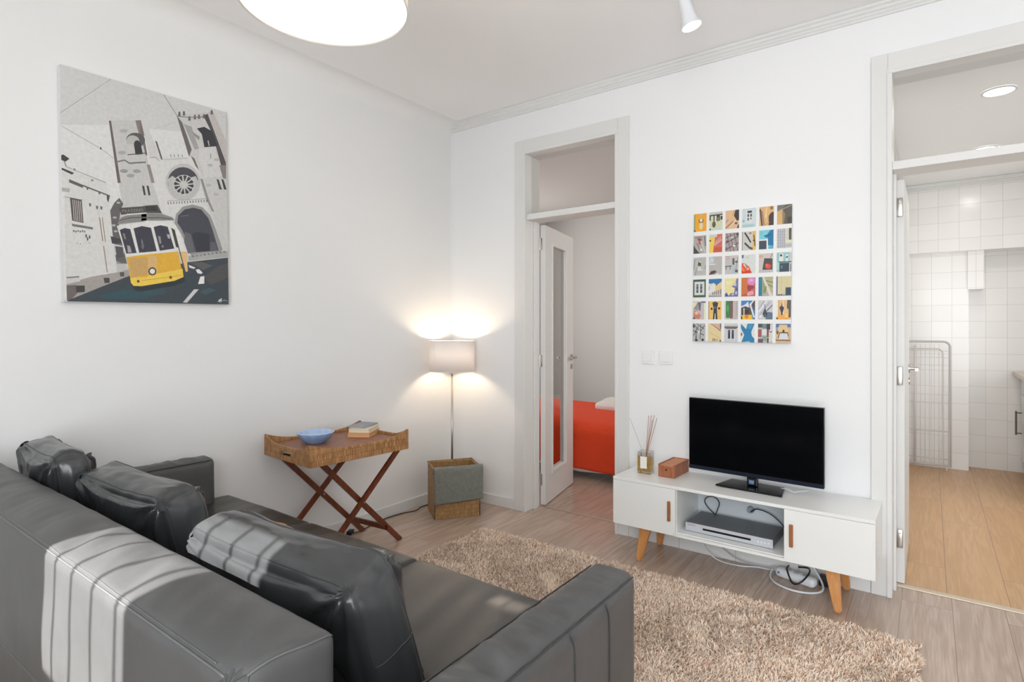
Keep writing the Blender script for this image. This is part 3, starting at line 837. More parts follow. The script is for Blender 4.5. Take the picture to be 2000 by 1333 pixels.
[88,78,74,516,259,558,270,614,256,628,200,516,200],
[230,228,222,600,284,635,312,649,312,617,277,656,186,639,186],
[96,76,70,621,284,649,312,656,312,656,228],
[240,195,50,516,172,635,172,621,207,516,203],
[225,130,60,593,192,589,200,578,205,566,205,555,200,551,192,555,183,566,178,578,178,589,183],
[225,222,215,541,203,550,203,550,256,541,256],
[60,50,45,558,214,593,214,593,242,558,242],
[40,40,42,516,172,530,172,530,193,516,200],
[205,203,208,688,172,828,172,828,312,688,312],
[225,226,232,688,235,765,312,779,305,695,221],
[150,150,165,688,195,798,300,802,296,690,191],
[140,145,160,688,244,742,307,746,303,690,240],
[100,118,135,758,172,779,228,828,221,828,172],
[62,76,84,730,214,755,256,779,214,765,186,744,189],
[80,88,96,769,238,825,280,828,274,775,232],
[80,84,90,752,256,748,284,754,284,758,256],
[95,110,115,766,200,765,204,761,207,755,207,751,204,750,200,751,196,755,193,761,193,765,196],
[230,230,235,723,193,720,200,713,204,705,204,698,200,695,193,698,186,705,182,713,182,720,186],
[228,190,140,860,172,1000,172,1000,312,860,312],
[205,165,115,892,312,892,186,884,186,884,312],
[245,215,170,931,312,934,214,926,214,923,312],
[66,60,80,891,259,909,270,913,298,919,270,937,256,923,221,920,172,910,172,908,221],
[95,90,88,965,312,1000,312,1000,186,979,186,979,242,961,256],
[238,170,90,874,172,979,172,979,203,874,203],
[245,205,90,944,186,972,186,972,214,944,214],
[240,235,215,860,193,877,193,877,312,860,312],
[90,85,60,880,179,878,183,874,186,869,186,864,183,863,179,864,175,869,172,874,172,878,175],
[186,186,186,0,0,140,0,140,140,0,140],
[70,70,72,16,135,72,86,68,82,12,131],
[70,70,72,43,140,127,101,125,95,41,137],
[70,70,72,32,7,39,98,45,98,38,7],
[70,70,72,81,14,88,133,94,133,87,14],
[70,70,72,1,87,127,52,125,46,0,81],
[70,70,72,5,44,68,128,72,124,9,40],
[70,70,72,68,58,131,128,135,124,72,54],
[45,45,48,59,7,56,12,47,15,37,15,28,12,25,7,28,2,37,-1,47,-1,56,2],
[55,55,58,126,11,123,17,116,21,108,21,101,17,98,11,101,5,108,2,116,2,123,5],
[90,90,90,28,119,25,129,18,135,10,135,3,129,0,119,3,109,10,103,18,103,25,109],
[225,225,225,81,70,79,78,74,83,66,83,61,78,59,70,61,62,66,57,74,57,79,62],
[40,40,42,39,7,34,77,41,77,46,7],
[228,208,158,172,0,312,0,312,140,172,140],
[214,180,160,214,140,312,140,312,77,291,84],
[140,100,85,202,140,307,87,303,81,198,137],
[120,110,110,298,98,312,98,312,140,298,140],
[95,75,70,221,3,229,3,229,25,221,25],
[95,75,70,239,3,248,3,248,25,239,25],
[120,95,85,263,3,270,3,270,21,263,21],
[215,190,140,187,73,299,31,297,25,185,67],
[110,90,80,295,0,312,0,312,14,295,14],
[206,208,208,344,0,484,0,484,140,344,140],
[104,100,92,344,106,484,106,484,118,344,118],
[130,126,112,358,98,470,98,470,106,358,106],
[84,84,94,383,25,407,25,407,92,383,92],
[84,84,94,421,25,445,25,445,92,421,92],
[52,54,70,386,28,404,28,404,70,386,70],
[56,60,78,424,28,442,28,442,67,424,67],
[226,228,230,408,25,420,25,420,92,408,92],
[190,192,192,344,120,484,120,484,126,344,126],
[218,226,226,449,14,456,14,456,92,449,92],
[226,228,224,516,0,656,0,656,140,516,140],
[42,128,176,516,140,544,119,569,98,583,140,653,140,621,77,628,49,653,28,653,0,600,0,593,7,523,0,551,56,516,105],
[130,100,100,516,42,516,77,537,59],
[60,150,190,586,133,635,133,614,98,586,105],
[232,232,230,594,0,600,11,606,0],
[190,184,180,688,0,828,0,828,140,688,140],
[80,78,84,688,112,730,112,730,140,688,140],
[110,135,135,730,105,772,105,772,140,730,140],
[70,62,72,772,98,807,98,807,140,772,140],
[160,90,85,688,42,723,42,723,98,688,98],
[225,222,222,727,56,772,56,772,98,727,98],
[130,70,80,775,42,793,42,793,98,775,98],
[140,165,150,730,14,775,14,775,49,730,49],
[110,80,95,688,0,737,0,737,28,688,28],
[215,214,200,793,7,828,7,828,77,793,77],
[70,70,70,825,84,823,88,818,91,811,91,805,88,803,84,805,80,811,77,818,77,823,80],
[60,60,66,778,0,792,0,792,35,778,35],
[230,226,232,807,84,821,84,821,133,807,133],
[214,182,140,860,0,1000,0,1000,140,860,140],
[88,118,165,860,115,1000,115,1000,140,860,140],
[228,198,145,881,105,895,133,965,133,979,98,979,77,881,70],
[222,220,222,888,28,902,70,969,70,979,28],
[62,60,72,878,36,896,78,902,76,884,34],
[62,60,72,899,80,972,80,972,73,899,73],
[62,60,72,975,78,982,50,976,48,969,76],
[80,64,50,944,88,942,94,936,98,929,98,924,94,922,88,924,82,929,79,936,79,942,82],
[110,100,100,860,17,1000,17,1000,25,860,25],
[150,155,175,860,84,881,84,881,115,860,115],
[110,90,70,888,77,886,85,880,90,873,90,868,85,866,77,868,69,873,64,880,64,886,69]]
# ================================================================ the setting
H = 2.86
def ngon_prism(bm, pts, axis, a, b):
    """extrude a 2-D outline along an axis"""
    def mk(p, t): return {'x': (t, p[0], p[1]), 'y': (p[0], t, p[1]), 'z': (p[0], p[1], t)}[axis]
    A = [bm.verts.new(mk(p, a)) for p in pts]; B = [bm.verts.new(mk(p, b)) for p in pts]
    bm.faces.new(A); bm.faces.new(B[::-1]); n = len(pts)
    for k in range(n): bm.faces.new((A[k], B[k], B[(k+1) % n], A[(k+1) % n]))
    return bm
struct('floor', box(-.1, 7.5, -5.1, .168, -.08, 0), 'floor')
struct('floor_bedroom', box(-1.3, 2.66, .168, 3.3, -.08, 0), 'floor')
struct('floor_kitchen', box(2.66, 4.4, .168, 3.7, -.08, 0), 'floor_k')
struct('ceiling', box(-.1, 7.5, -5.1, 0.0, H, H+.1), 'ceiling')
# left wall turns into the ceiling with a soft cove
cv = [(-.1, 0), (0, 0)] + [(.10-.10*math.cos(a), H-.10+.10*math.sin(a)) for a in [i*PI/2/8 for i in range(9)]] + [(.1, H+.02), (-.1, H+.02)]
bm = bmesh.new(); ngon_prism(bm, cv, 'y', -5.1, 0); struct('wall_left', bm, 'wall_left', 40)
bm = bmesh.new()
for a, b in ((-.1, .70), (1.407, 2.834), (3.61, 7.5)): bx(bm, a, b, 0, .17, 0, H)
for a, b in ((.70, 1.407), (2.834, 3.61)): bx(bm, a, b, 0, .17, 2.515, H)
struct('wall_back', bm, 'wall')
struct('wall_right', box(7.4, 7.5, -5.0, 0, 0, H), 'wall')
bm = bmesh.new()
WX0, WX1, WZ0, WZ1 = 1.345, 1.795, 2.005, 2.60
bx(bm, -.1, WX0, -5.1, -5, 0, H); bx(bm, WX1, 1.86, -5.1, -5, 0, H); bx(bm, 1.985, 7.5, -5.1, -5, 0, H); bx(bm, 1.86, 1.985, -5.1, -5, 0, 2.61); bx(bm, 1.86, 1.985, -5.1, -5, 2.722, H); bx(bm, 1.916, 1.924, -5.1, -5, 2.61, 2.722); bx(bm, WX0, WX1, -5.1, -5, 0, WZ0); bx(bm, WX0, WX1, -5.1, -5, WZ1, H)  # narrow paired slots added to throw a sun patch on the seat
struct('wall_rear', bm, 'wall')
# small barred window that lets the sun in behind the camera
bm = bmesh.new()
for x in (1.416, 1.520, 1.637, 1.757): tube(bm, [(x, -5.03, WZ0), (x, -5.03, WZ1)], .0055, 8)
struct('window_1', bm, 'trim')
for nm, x0, x1, y0, y1, z0, z1 in (('fill_frame_rear', 2.60, 4.50, -4.985, -4.93, .25, 2.55), ('fill_frame_left', .14, 1.10, -4.985, -4.93, .25, 2.45)):  # unseen frames added around the rear fill lamps, no opening behind
    bm = bmesh.new()
    for a, b, c, d in ((x0-.05, x0, z0-.05, z1+.05), (x1, x1+.05, z0-.05, z1+.05), (x0, x1, z0-.05, z0), (x0, x1, z1, z1+.05)): bx(bm, a, b, -5.0, -4.94, c, d, .004)
    struct(nm, bm, 'trim')
bm = bmesh.new()
for a, b, c, d in ((-3.65, -3.6, .35, 2.55), (-1.6, -1.55, .35, 2.55), (-3.6, -1.6, .35, .4), (-3.6, -1.6, 2.5, 2.55)): bx(bm, 7.34, 7.4, a, b, c, d, .004)
struct('fill_frame_side', bm, 'trim')  # unseen frame added around the side fill lamp, no opening behind
# bedroom and kitchen shells
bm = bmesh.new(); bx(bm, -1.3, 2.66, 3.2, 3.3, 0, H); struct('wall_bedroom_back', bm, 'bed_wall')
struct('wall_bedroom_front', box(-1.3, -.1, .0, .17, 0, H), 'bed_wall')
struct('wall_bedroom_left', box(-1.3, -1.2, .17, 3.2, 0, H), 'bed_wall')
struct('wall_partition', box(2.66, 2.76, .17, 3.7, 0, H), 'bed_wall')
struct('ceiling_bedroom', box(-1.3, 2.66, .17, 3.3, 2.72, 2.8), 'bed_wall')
struct('ceiling_kitchen', box(2.76, 4.4, .17, 3.7, 2.62, 2.7), 'ceiling')
bm = bmesh.new(); bx(bm, 2.76, 3.27, 3.30, 3.7, 0, 2.62); bx(bm, 3.27, 4.4, 3.50, 3.7, 0, 2.62); struct('wall_kitchen_back', bm, 'tile')
struct('wall_kitchen_bulkhead', box(2.76, 4.4, 3.25, 3.52, 1.985, 2.62), 'tile')
struct('wall_kitchen_boxing', box(3.262, 3.374, 3.28, 3.51, 1.638, 1.99), 'tile')
struct('wall_kitchen_right', box(4.3, 4.4, .17, 3.5, 0, 2.62), 'tile')
bm = bmesh.new(); bx(bm, 2.76, 4.3, 3.215, 3.25, 2.585, 2.62, .006); bx(bm, 2.76, 4.3, 3.232, 3.25, 2.565, 2.59, .004); struct('trim_1', bm, 'trim')
bm = bmesh.new(); bx(bm, 2.76, 4.3, .17, .20, 2.59, 2.62, .006); bx(bm, 2.76, 2.79, .17, 3.25, 2.59, 2.62, .006); struct('trim_2', bm, 'trim')
# cornice on the back wall
pr = [(0, H-.064), (-.010, H-.064), (-.010, H-.054), (-.017, H-.048), (-.017, H-.040), (-.026, H-.034), (-.026, H-.022), (-.036, H-.016), (-.036, H-.004), (-.046, H), (0, H)]
bm = bmesh.new(); ngon_prism(bm, pr, 'x', .0, 7.4); struct('trim_3', bm, 'trim', 20)
# thresholds
struct('trim_4', box(2.846, 3.606, .146, .186, 0, .006, .002), simple('threshold_strip', (214, 200, 180), .4, .3))
struct('trim_5', box(.712, 1.396, .160, .180, 0, .004, .0015), simple('threshold_joint', (176, 156, 140), .4))
# baseboards
def baseboard(name, x0, x1, y0, y1):
    bm = bmesh.new(); bx(bm, x0, x1, y0, y1, 0, .072, .002)
    struct(name, bm, 'trim')
baseboard('baseboard_left', 0, .013, -5.0, -.0)
bm = bmesh.new(); bx(bm, .013, .617, -.013, 0, 0, .072, .002)
for k in range(4): bx(bm, 1.488+k*.3175, 1.488+(k+1)*.3175-.0015, -.013, 0, 0, .085, .0015)
bx(bm, 3.70, 7.4, -.013, 0, 0, .085, .002)
struct('baseboard_back', bm, 'trim')
baseboard('baseboard_bedroom', -1.2, 2.66, 3.187, 3.2)

# ---- doors
def door(name, x0, x1, leaf_fn, cas_l, cas_r, top_z=2.605, open_z=2.505, bar=(2.047, 2.087)):
    bm = bmesh.new()
    # casing boards with a raised inner bead
    bx(bm, x0-cas_l, x0-.018, -.018, 0, 0, top_z, .003); bx(bm, x1+.018, x1+cas_r, -.018, 0, 0, top_z, .003)
    bx(bm, x0-.018, x1+.018, -.018, 0, open_z+.018, top_z, .003)
    bx(bm, x0-.022, x0, -.024, .165, 0, open_z, .003); bx(bm, x1, x1+.022, -.024, .165, 0, open_z, .003)
    bx(bm, x0-.022, x1+.022, -.024, .165, open_z, open_z+.020, .003)
    bx(bm, x0, x1, -.004, .165, bar[0], bar[1], .003)                       # transom bar
    for a, b in ((x0, x0+.012), (x1-.012, x1)): bx(bm, a, b, .085, .125, 0, bar[0], .002)   # door stops
    o = struct(name, bm, 'door')
    bm = bmesh.new(); bx(bm, x0+.001, x1-.001, .055, .060, bar[1]+.001, open_z-.001); bm.free(); obj('transom_pane', ([(x0+.001, .058, bar[1]+.001), (x1-.001, .058, bar[1]+.001), (x1-.001, .058, open_z-.001), (x0+.001, .058, open_z-.001)], [], [(0, 1, 2, 3)]), 'pane', o)
    leaf_fn(o); return o
def hinge(parent, x, y, z, rz):
    bm = bmesh.new(); tube(bm, [(0, 0, -.045), (0, 0, .045)], .0065, 10)
    bx(bm, .004, .034, -.0015, .0015, -.042, .042, .001); bx(bm, -.030, -.004, -.0015, .0015, -.042, .042, .001)
    h = obj('hinge', bm, 'chrome', parent, 40); h.location = (x, y, z); h.rotation_euler = (0, 0, rz)
def lever(parent, face):
    """lever handle on a door leaf, leaf local frame: x along leaf from hinge, y = +/- face side"""
    s = face; bm = bmesh.new(); x = .60
    tube(bm, [(x, s*.018, 1.05), (x, s*.026, 1.05)], .026, 24); tube(bm, [(x, s*.024, 1.05), (x, s*.062, 1.05)], .0095, 12)
    tube(bm, spline([(x+.004, s*.060, 1.05), (x-.03, s*.063, 1.05), (x-.115, s*.060, 1.049)], 5), .0095, 12)
    tube(bm, [(x, s*.018, .975), (x, s*.025, .975)], .022, 24)
    return bm
def leaf_bedroom(o):
    ang = R(102.5); L_ = .655; zt = 2.035
    bm = bmesh.new(); z0, z1, a, b = .225, 1.905, .145, L_-.19
    for q in ((0, a, .008, zt), (b, L_, .008, zt), (a, b, .008, z0), (a, b, z1, zt)): bx(bm, q[0], q[1], -.0185, .0185, q[2], q[3])
    for s in (-1, 1):    # glazing beads
        y0, y1 = sorted((s*.0185, s*.028))
        for q in ((a-.02, a+.004, z0-.02, z1+.02), (b-.004, b+.02, z0-.02, z1+.02), (a+.004, b-.004, z0-.02, z0+.004), (a+.004, b-.004, z1-.004, z1+.02)): bx(bm, q[0], q[1], y0, y1, q[2], q[3], .003)
    lf = obj('door_leaf', bm, 'door', o); lf.location = (.728, .182, 0); lf.rotation_euler = (0, 0, ang)
    obj('leaf_pane', ([(a, 0, z0), (b, 0, z0), (b, 0, z1), (a, 0, z1)], [], [(0, 1, 2, 3)]), 'pane', lf)
    obj('handle', lever(lf, -1), 'chrome', lf, 40); obj('handle', lever(lf, 1), 'chrome', lf, 40)
    for z in (.19, 1.05, 1.90): hinge(o, .712, .166, z, R(60))
door_1 = door('door_1', .71, 1.397, leaf_bedroom, .093, .091)
def leaf_kitchen(o):
    bm = bmesh.new(); L_ = .735; bx(bm, 0, L_, -.019, .019, .008, 2.035, .002)
    lf = obj('door_leaf', bm, 'door', o); lf.location = (2.868, .185, 0); lf.rotation_euler = (0, 0, R(90))
    bm = lever(lf, -1); bmesh.ops.translate(bm, verts=bm.verts, vec=(.07, 0, 0)); obj('handle', bm, 'chrome', lf, 40)
    for z in (.235, 1.05, 1.895):
        bm = bmesh.new(); bx(bm, 2.853, 2.880, .1635, .1665, z-.046, z+.046, .003)
        tube(bm, [(2.8505, .160, z-.046), (2.8505, .160, z+.046)], .005, 10)
        for k in (-.028, 0, .028): tube(bm, [(2.868, .1640, z+k), (2.868, .1620, z+k)], .003, 8)
        obj('hinge', bm, 'chrome', o, 40)
door_2 = door('door_2', 2.844, 3.60, leaf_kitchen, .086, .09)

# ================================================================ sofa
def leather_fn(seed, amp, fx, fy, fz, corner=0, cr=(.08, .08, .08), dim=(1, 1, 1)):
    def f(p, u, v, w):
        q = Vector((p.x*fx+seed, p.y*fy, p.z*fz)); d = noise.noise(q)*amp + noise.noise(q*2.3)*amp*.4
        n = Vector((u**5 if abs(u) > .5 else 0, v**5 if abs(v) > .5 else 0, w**5 if abs(w) > .5 else 0))
        if n.length: n.normalize()
        return p+n*d
    return f
sofa = thing('sofa', 'long dark grey leather sofa with thin square arms, sunlit band across its back', 'sofa', (1.19, -2.3, 0))
def sp(name, geo, mat, cx, cy, cz, smooth=55, parent=None):
    o = obj(name, geo, mat, parent or sofa, smooth); o.location = (cx-1.19, cy+2.3, cz); return o
# backrest: x .145..2.165, y -2.855..-2.68, top .78
BX0, BX1 = .145, 2.190
def back_fn(p, u, v, w):
    if w > .55:      # gathered leather on the top, folds running in from the rear seam
        e = (1-v*v); k = max(0, min(1, (w-.55)/.45))
        fold = noise.noise(Vector((p.x*9+p.y*7, p.y*3, 0))) + .5*noise.noise(Vector((p.x*22+p.y*14, p.y*5, 3)))
        p.z += k*e*fold*.0105; p.z += k*.012*e
    if v < -.5: p.y += .004*noise.noise(Vector((p.x*5, 0, p.z*7)))*(1-w*w)
    if u > .6: p.x += .006*noise.noise(Vector((p.y*18, p.z*9, 5)))
    # pinched upper corners
    for cu in (-1, 1):
        d = math.hypot((u-cu)*(BX1-BX0)/2, (v+1)*.09); dz = abs(w-1)*.3
        g = math.exp(-(d*d+dz*dz)/.0007); p.z -= .010*g; p.y += .006*g; p.x -= cu*.006*g
    return p
bk = sp('backrest', soft((BX1-BX0, .176, .56), .016, (180, 22, 40), (.004, .006, .004), 0, back_fn), 'leather', (BX0+BX1)/2, -2.768, .50)
def soft_point(dim, r, puff, fn, u, v, w):
    """one point of the surface made by soft()"""
    hs = [d/2 for d in dim]; p = Vector((u*hs[0], v*hs[1], w*hs[2]))
    c = Vector([max(-(h-r), min(h-r, a)) for a, h in zip(p, hs)]); d = p-c
    if d.length > 1e-9: p = c+d.normalized()*r
    b = [max(0, 1-a*a) for a in (u, v, w)]
    if abs(u) == 1: p.x += math.copysign(puff[0]*b[1]*b[2], u)
    if abs(v) == 1: p.y += math.copysign(puff[1]*b[0]*b[2], v)
    if abs(w) == 1: p.z += math.copysign(puff[2]*b[0]*b[1], w)
    return fn(p, u, v, w) if fn else p
def BS(u, v, w): return soft_point((BX1-BX0, .176, .56), .016, (.004, .006, .004), back_fn, u, v, w)
def seam_line(name, pts, r, parent, off=(0, 0, 0), mat='stitch'): return obj(name, tube(bmesh.new(), [p+Vector(off) for p in pts], r, 6), mat, parent, True)
seam_line('seam', [BS(i/60-1, -1, 1) for i in range(0, 119)], .0024, bk)
seam_line('seam', [BS(i/60-1, -.90, 1) for i in range(0, 117)], .0010, bk, (0, 0, .0004))
seam_line('seam', [BS(1, i/10-1, 1) for i in range(0, 21)], .0024, bk)
seam_line('seam', [BS(1, -1, 1-i/10) for i in range(0, 20)], .0022, bk)
seam_line('seam', [BS(i/20-1, -1, -.15) for i in range(0, 41)], .0016, bk)
for uu in (-.34, .33): seam_line('seam', [BS(uu, -1, -.15-i*.08) for i in range(0, 10)], .0014, bk)
# seat in three lengths, with a crease between its front and rear halves
def seat_fn(seed):
    def f(p, u, v, w):
        if w > .4:
            k = (w-.4)/.6; e = (1-u**8)*(1-v**8)
            a = noise.noise(Vector((p.x*3.2+p.y*1.2+seed, p.y*1.4, 0))) + .40*noise.noise(Vector((p.x*12+p.y*3+seed, p.y*1.2, 4)))
            p.z += k*e*(a*.010+.006)
        return p
    return f
segs_x = [(.035, .757), (.757, 1.437), (1.437, 2.222)]
for i, (a, b) in enumerate(segs_x):
    sp('seat', soft((b-a+.002, .53, .24), .022, (70, 50, 10), (.0, .003, .004), 0, seat_fn(i*7.7)), 'leather_seat', (a+b)/2, -1.75-.265, .302)
    sp('seat', soft((b-a+.002, .43, .24), .022, (60, 40, 10), (.0, .003, .004), 0, seat_fn(i*5.1+3)), 'leather_seat', (a+b)/2, -2.28-.215, .302)
sp('base_frame', box(-1.05, 1.05, -.50, .38, -.08, .08, .01), 'leather', 1.17, -2.28, .145)
# arms
def arm_fn(seed):
    def f(p, u, v, w):
        if w > .6:
            k = (w-.6)/.4; fr = math.exp(-((v-0.1)/.9)**4)
            p.z += k*(1-u*u)*(.006+fr*.015*(noise.noise(Vector((p.y*19+seed, p.x*5, 0)))+.4*noise.noise(Vector((p.y*55, p.x*9, seed)))))
        if abs(u) > .9: p.x += math.copysign(.003*noise.noise(Vector((p.y*6, p.z*6, seed))), u)
        return p
    return f
def arm(cx, wid, z1, seed, y0=-2.85, y1=-1.872, side=1):
    L_ = y1-y0
    o = sp('armrest', soft((wid, L_, z1-.10), .026, (16, 110, 30), (.003, .006, .004), 0, arm_fn(seed)), 'leather', cx, (y0+y1)/2, (z1+.10)/2)
    bm = bmesh.new(); hz = (z1-.10)/2
    for s in (-1, 1):
        tube(bm, [(s*(wid/2-.002), -L_/2+.02+i*(L_-.04)/30, hz-.006+.0006*math.sin(i*2.3)) for i in range(31)], .0022, 6)
    for yy in (L_/2-.17, L_/2-.335):
        tube(bm, spline([(side*(wid/2+.0025), yy-.012, hz-.012), (side*(wid/2+.0032), yy+.006, hz-.10), (side*(wid/2+.0028), yy, -hz+.02)], 6), .0016, 6)
    obj('seam', bm, 'seam', o, True); return o
arm(2.303, .128, .645, 1.0); arm(.078, .118, .645, 9.0, side=-1)
for x, y in ((.10, -2.78), (2.28, -2.78), (.10, -1.98), (2.28, -1.98)):
    bm = bmesh.new(); tube(bm, [(0, 0, 0), (0, 0, .105)], [.022, .028], 16); o = obj('leg', bm, 'chrome', sofa, 40); o.location = (x-1.19, y+2.3, 0)

# ---- three loose back cushions
def gather(parent, p, nrm, r, mat):
    """pleated leather knot where three seams meet"""
    bm = bmesh.new(); vs = []; n, m = 66, 7
    for j in range(m+1):
        s = j/m; ring = []
        for k in range(n):
            a = 2*PI*k/n; rr = r*s*(1+.05*math.sin(11*a)*s) if s else r*.02
            ring.append(bm.verts.new((rr*math.cos(a), rr*math.sin(a), r*.42*(1-s*s)+r*.09*math.sin(11*a)*math.sin(PI*s)-r*.15)))
        if vs:
            for k in range(n): bm.faces.new((vs[k], vs[(k+1) % n], ring[(k+1) % n], ring[k]))
        vs = ring
    o = obj('gathered_corner', bm, mat, parent, True); o.location = p; o.rotation_euler = Vector(nrm).to_track_quat('Z', 'Y').to_euler()
    return o
gather(bk, BS(.985, -1, .97), (.35, -.8, .6), .026, 'leather')
def cushion(cx, cy, cz, w, h, t, tilt, yaw, roll, seed, label):
    def f(p, u, v, k):
        # long soft folds plus radial gathers at every corner
        face = 1 if abs(v) > .95 else .6
        a = noise.noise(Vector((p.x*7+p.z*3+seed, p.z*5, v*2))) + .5*noise.noise(Vector((p.x*17+seed, p.z*10, v*3)))
        n = Vector((u**7, v**7 if abs(v) < 1 else v, k**7)); n = n.normalized() if n.length > 0 else n
        p = p + n*a*.0075*face
        for cu in (-1, 1):
            for ck in (-1, 1):
                dx, dz = (u-cu)*w/2, (k-ck)*h/2; d = math.hypot(dx, dz); an = math.atan2(dz, dx)
                g = math.exp(-(d/.12)**2)
                p += n*(.0105*g*math.sin(an*11+seed+v*2)*(d/.05 if d < .05 else 1))
                g2 = math.exp(-(d/.035)**2); p -= n*.010*g2
        for vv in (-1, 1):     # seams draw the edges in
            e = math.exp(-((v-vv)/.16)**2)*(max(abs(u), abs(k))**14)
            p.x -= math.copysign(.004*e*abs(u)**8, u); p.z -= math.copysign(.004*e*abs(k)**8, k)
        # sag: top middle sinks a little
        if k > 0: p.z -= .018*k*(1-u*u)
        return p
    th = thing('sofa_cushion', label, 'cushion', (cx, cy, cz), group='loose leather cushions along the sofa back', rot=(tilt, roll, yaw))
    geo = soft((w, t, h), .03, (80, 26, 60), (.020, .030, .020), .006, f, .8)
    obj('cover', geo, 'leather_c', th, True)
    vs = geo[0]; # piping follows the seams: sample the cover surface along both face outlines
    bm = bmesh.new()
    nx, ny, nzv = 80, 26, 60
    def S(u, v, k):
        hx, hy, hz = w/2, t/2, h/2; p = Vector((u*hx, v*hy, k*hz)); c = Vector([max(-(q-.03), min(q-.03, a)) for a, q in zip(p, (hx, hy, hz))]); d = p-c
        if d.length > 1e-9: p = c+d.normalized()*.03
        bu, bv, bw = [(max(0, 1-a*a))**.8 for a in (u, v, k)]
        if abs(u) == 1: p.x += math.copysign(.020*bv*bw, u)
        if abs(k) == 1: p.z += math.copysign(.020*bu*bv, k)
        e = .006*((1-u*u)*(abs(k)**6)*(v*v)); p.z -= math.copysign(e, k)
        e = .006*((1-k*k)*(abs(u)**6)*(v*v)); p.x -= math.copysign(e, u)
        return f(p, u, v, k)
    for v in (-.72, .72):
        loop = [(i/20-1, 1) for i in range(0, 41)]+[(1, 1-i/15) for i in range(1, 31)]+[(1-i/20, -1) for i in range(1, 41)]+[(-1, -1+i/15) for i in range(1, 30)]
        pts = [S(a, v, b) for a, b in loop]; pts.append(pts[0])
        tube(bm, pts, .0017, 6)
    for u in (-1, 1): tube(bm, [S(u, v/10, 0)+Vector((.001*u, 0, 0)) for v in range(-7, 8)], .0016, 6)
    for u in (-.62, .35): tube(bm, [S(u, -1, k/10) for k in range(-9, 10)], .0014, 6)
    obj('seam', bm, 'seam', th, True)
    gather(th, S(1, -.8, 1), (.8, -.5, .9), .020, 'leather_c'); gather(th, S(-1, -.8, 1), (-.8, -.5, .9), .018, 'leather_c')
    return th
cushion(1.755, -2.475, .618, .67, .362, .150, R(15), R(0), R(-1.5), 2.0, 'nearest dark leather back cushion with a sunlit left end, beside the right armrest')
cushion(.975, -2.500, .632, .60, .39, .135, R(12), R(2), R(0), 4.9, 'middle dark leather back cushion, between the sunlit one and the one by the wall')
cushion(.395, -2.565, .655, .50, .42, .12, R(8), R(-3), R(0), 23.9, 'farthest dark leather back cushion, standing against the white wall')
# flat orange cushion lying on the seat behind the nearest cushion
def oc_fn(p, u, v, w):
    return p+Vector((0, 0, .006*noise.noise(Vector((p.x*9, p.y*9, 1)))))
oc = obj('flat_cushion', soft((.34, .30, .05), .022, (30, 26, 6), (.01, .01, .010), .004, oc_fn), 'orange', None, True)
oc.location = (.72, -2.10, .462); oc.rotation_euler = (0, 0, R(6)); tag(oc, 'flat pale orange cushion lying on the sofa seat behind the leather cushions', 'cushion')

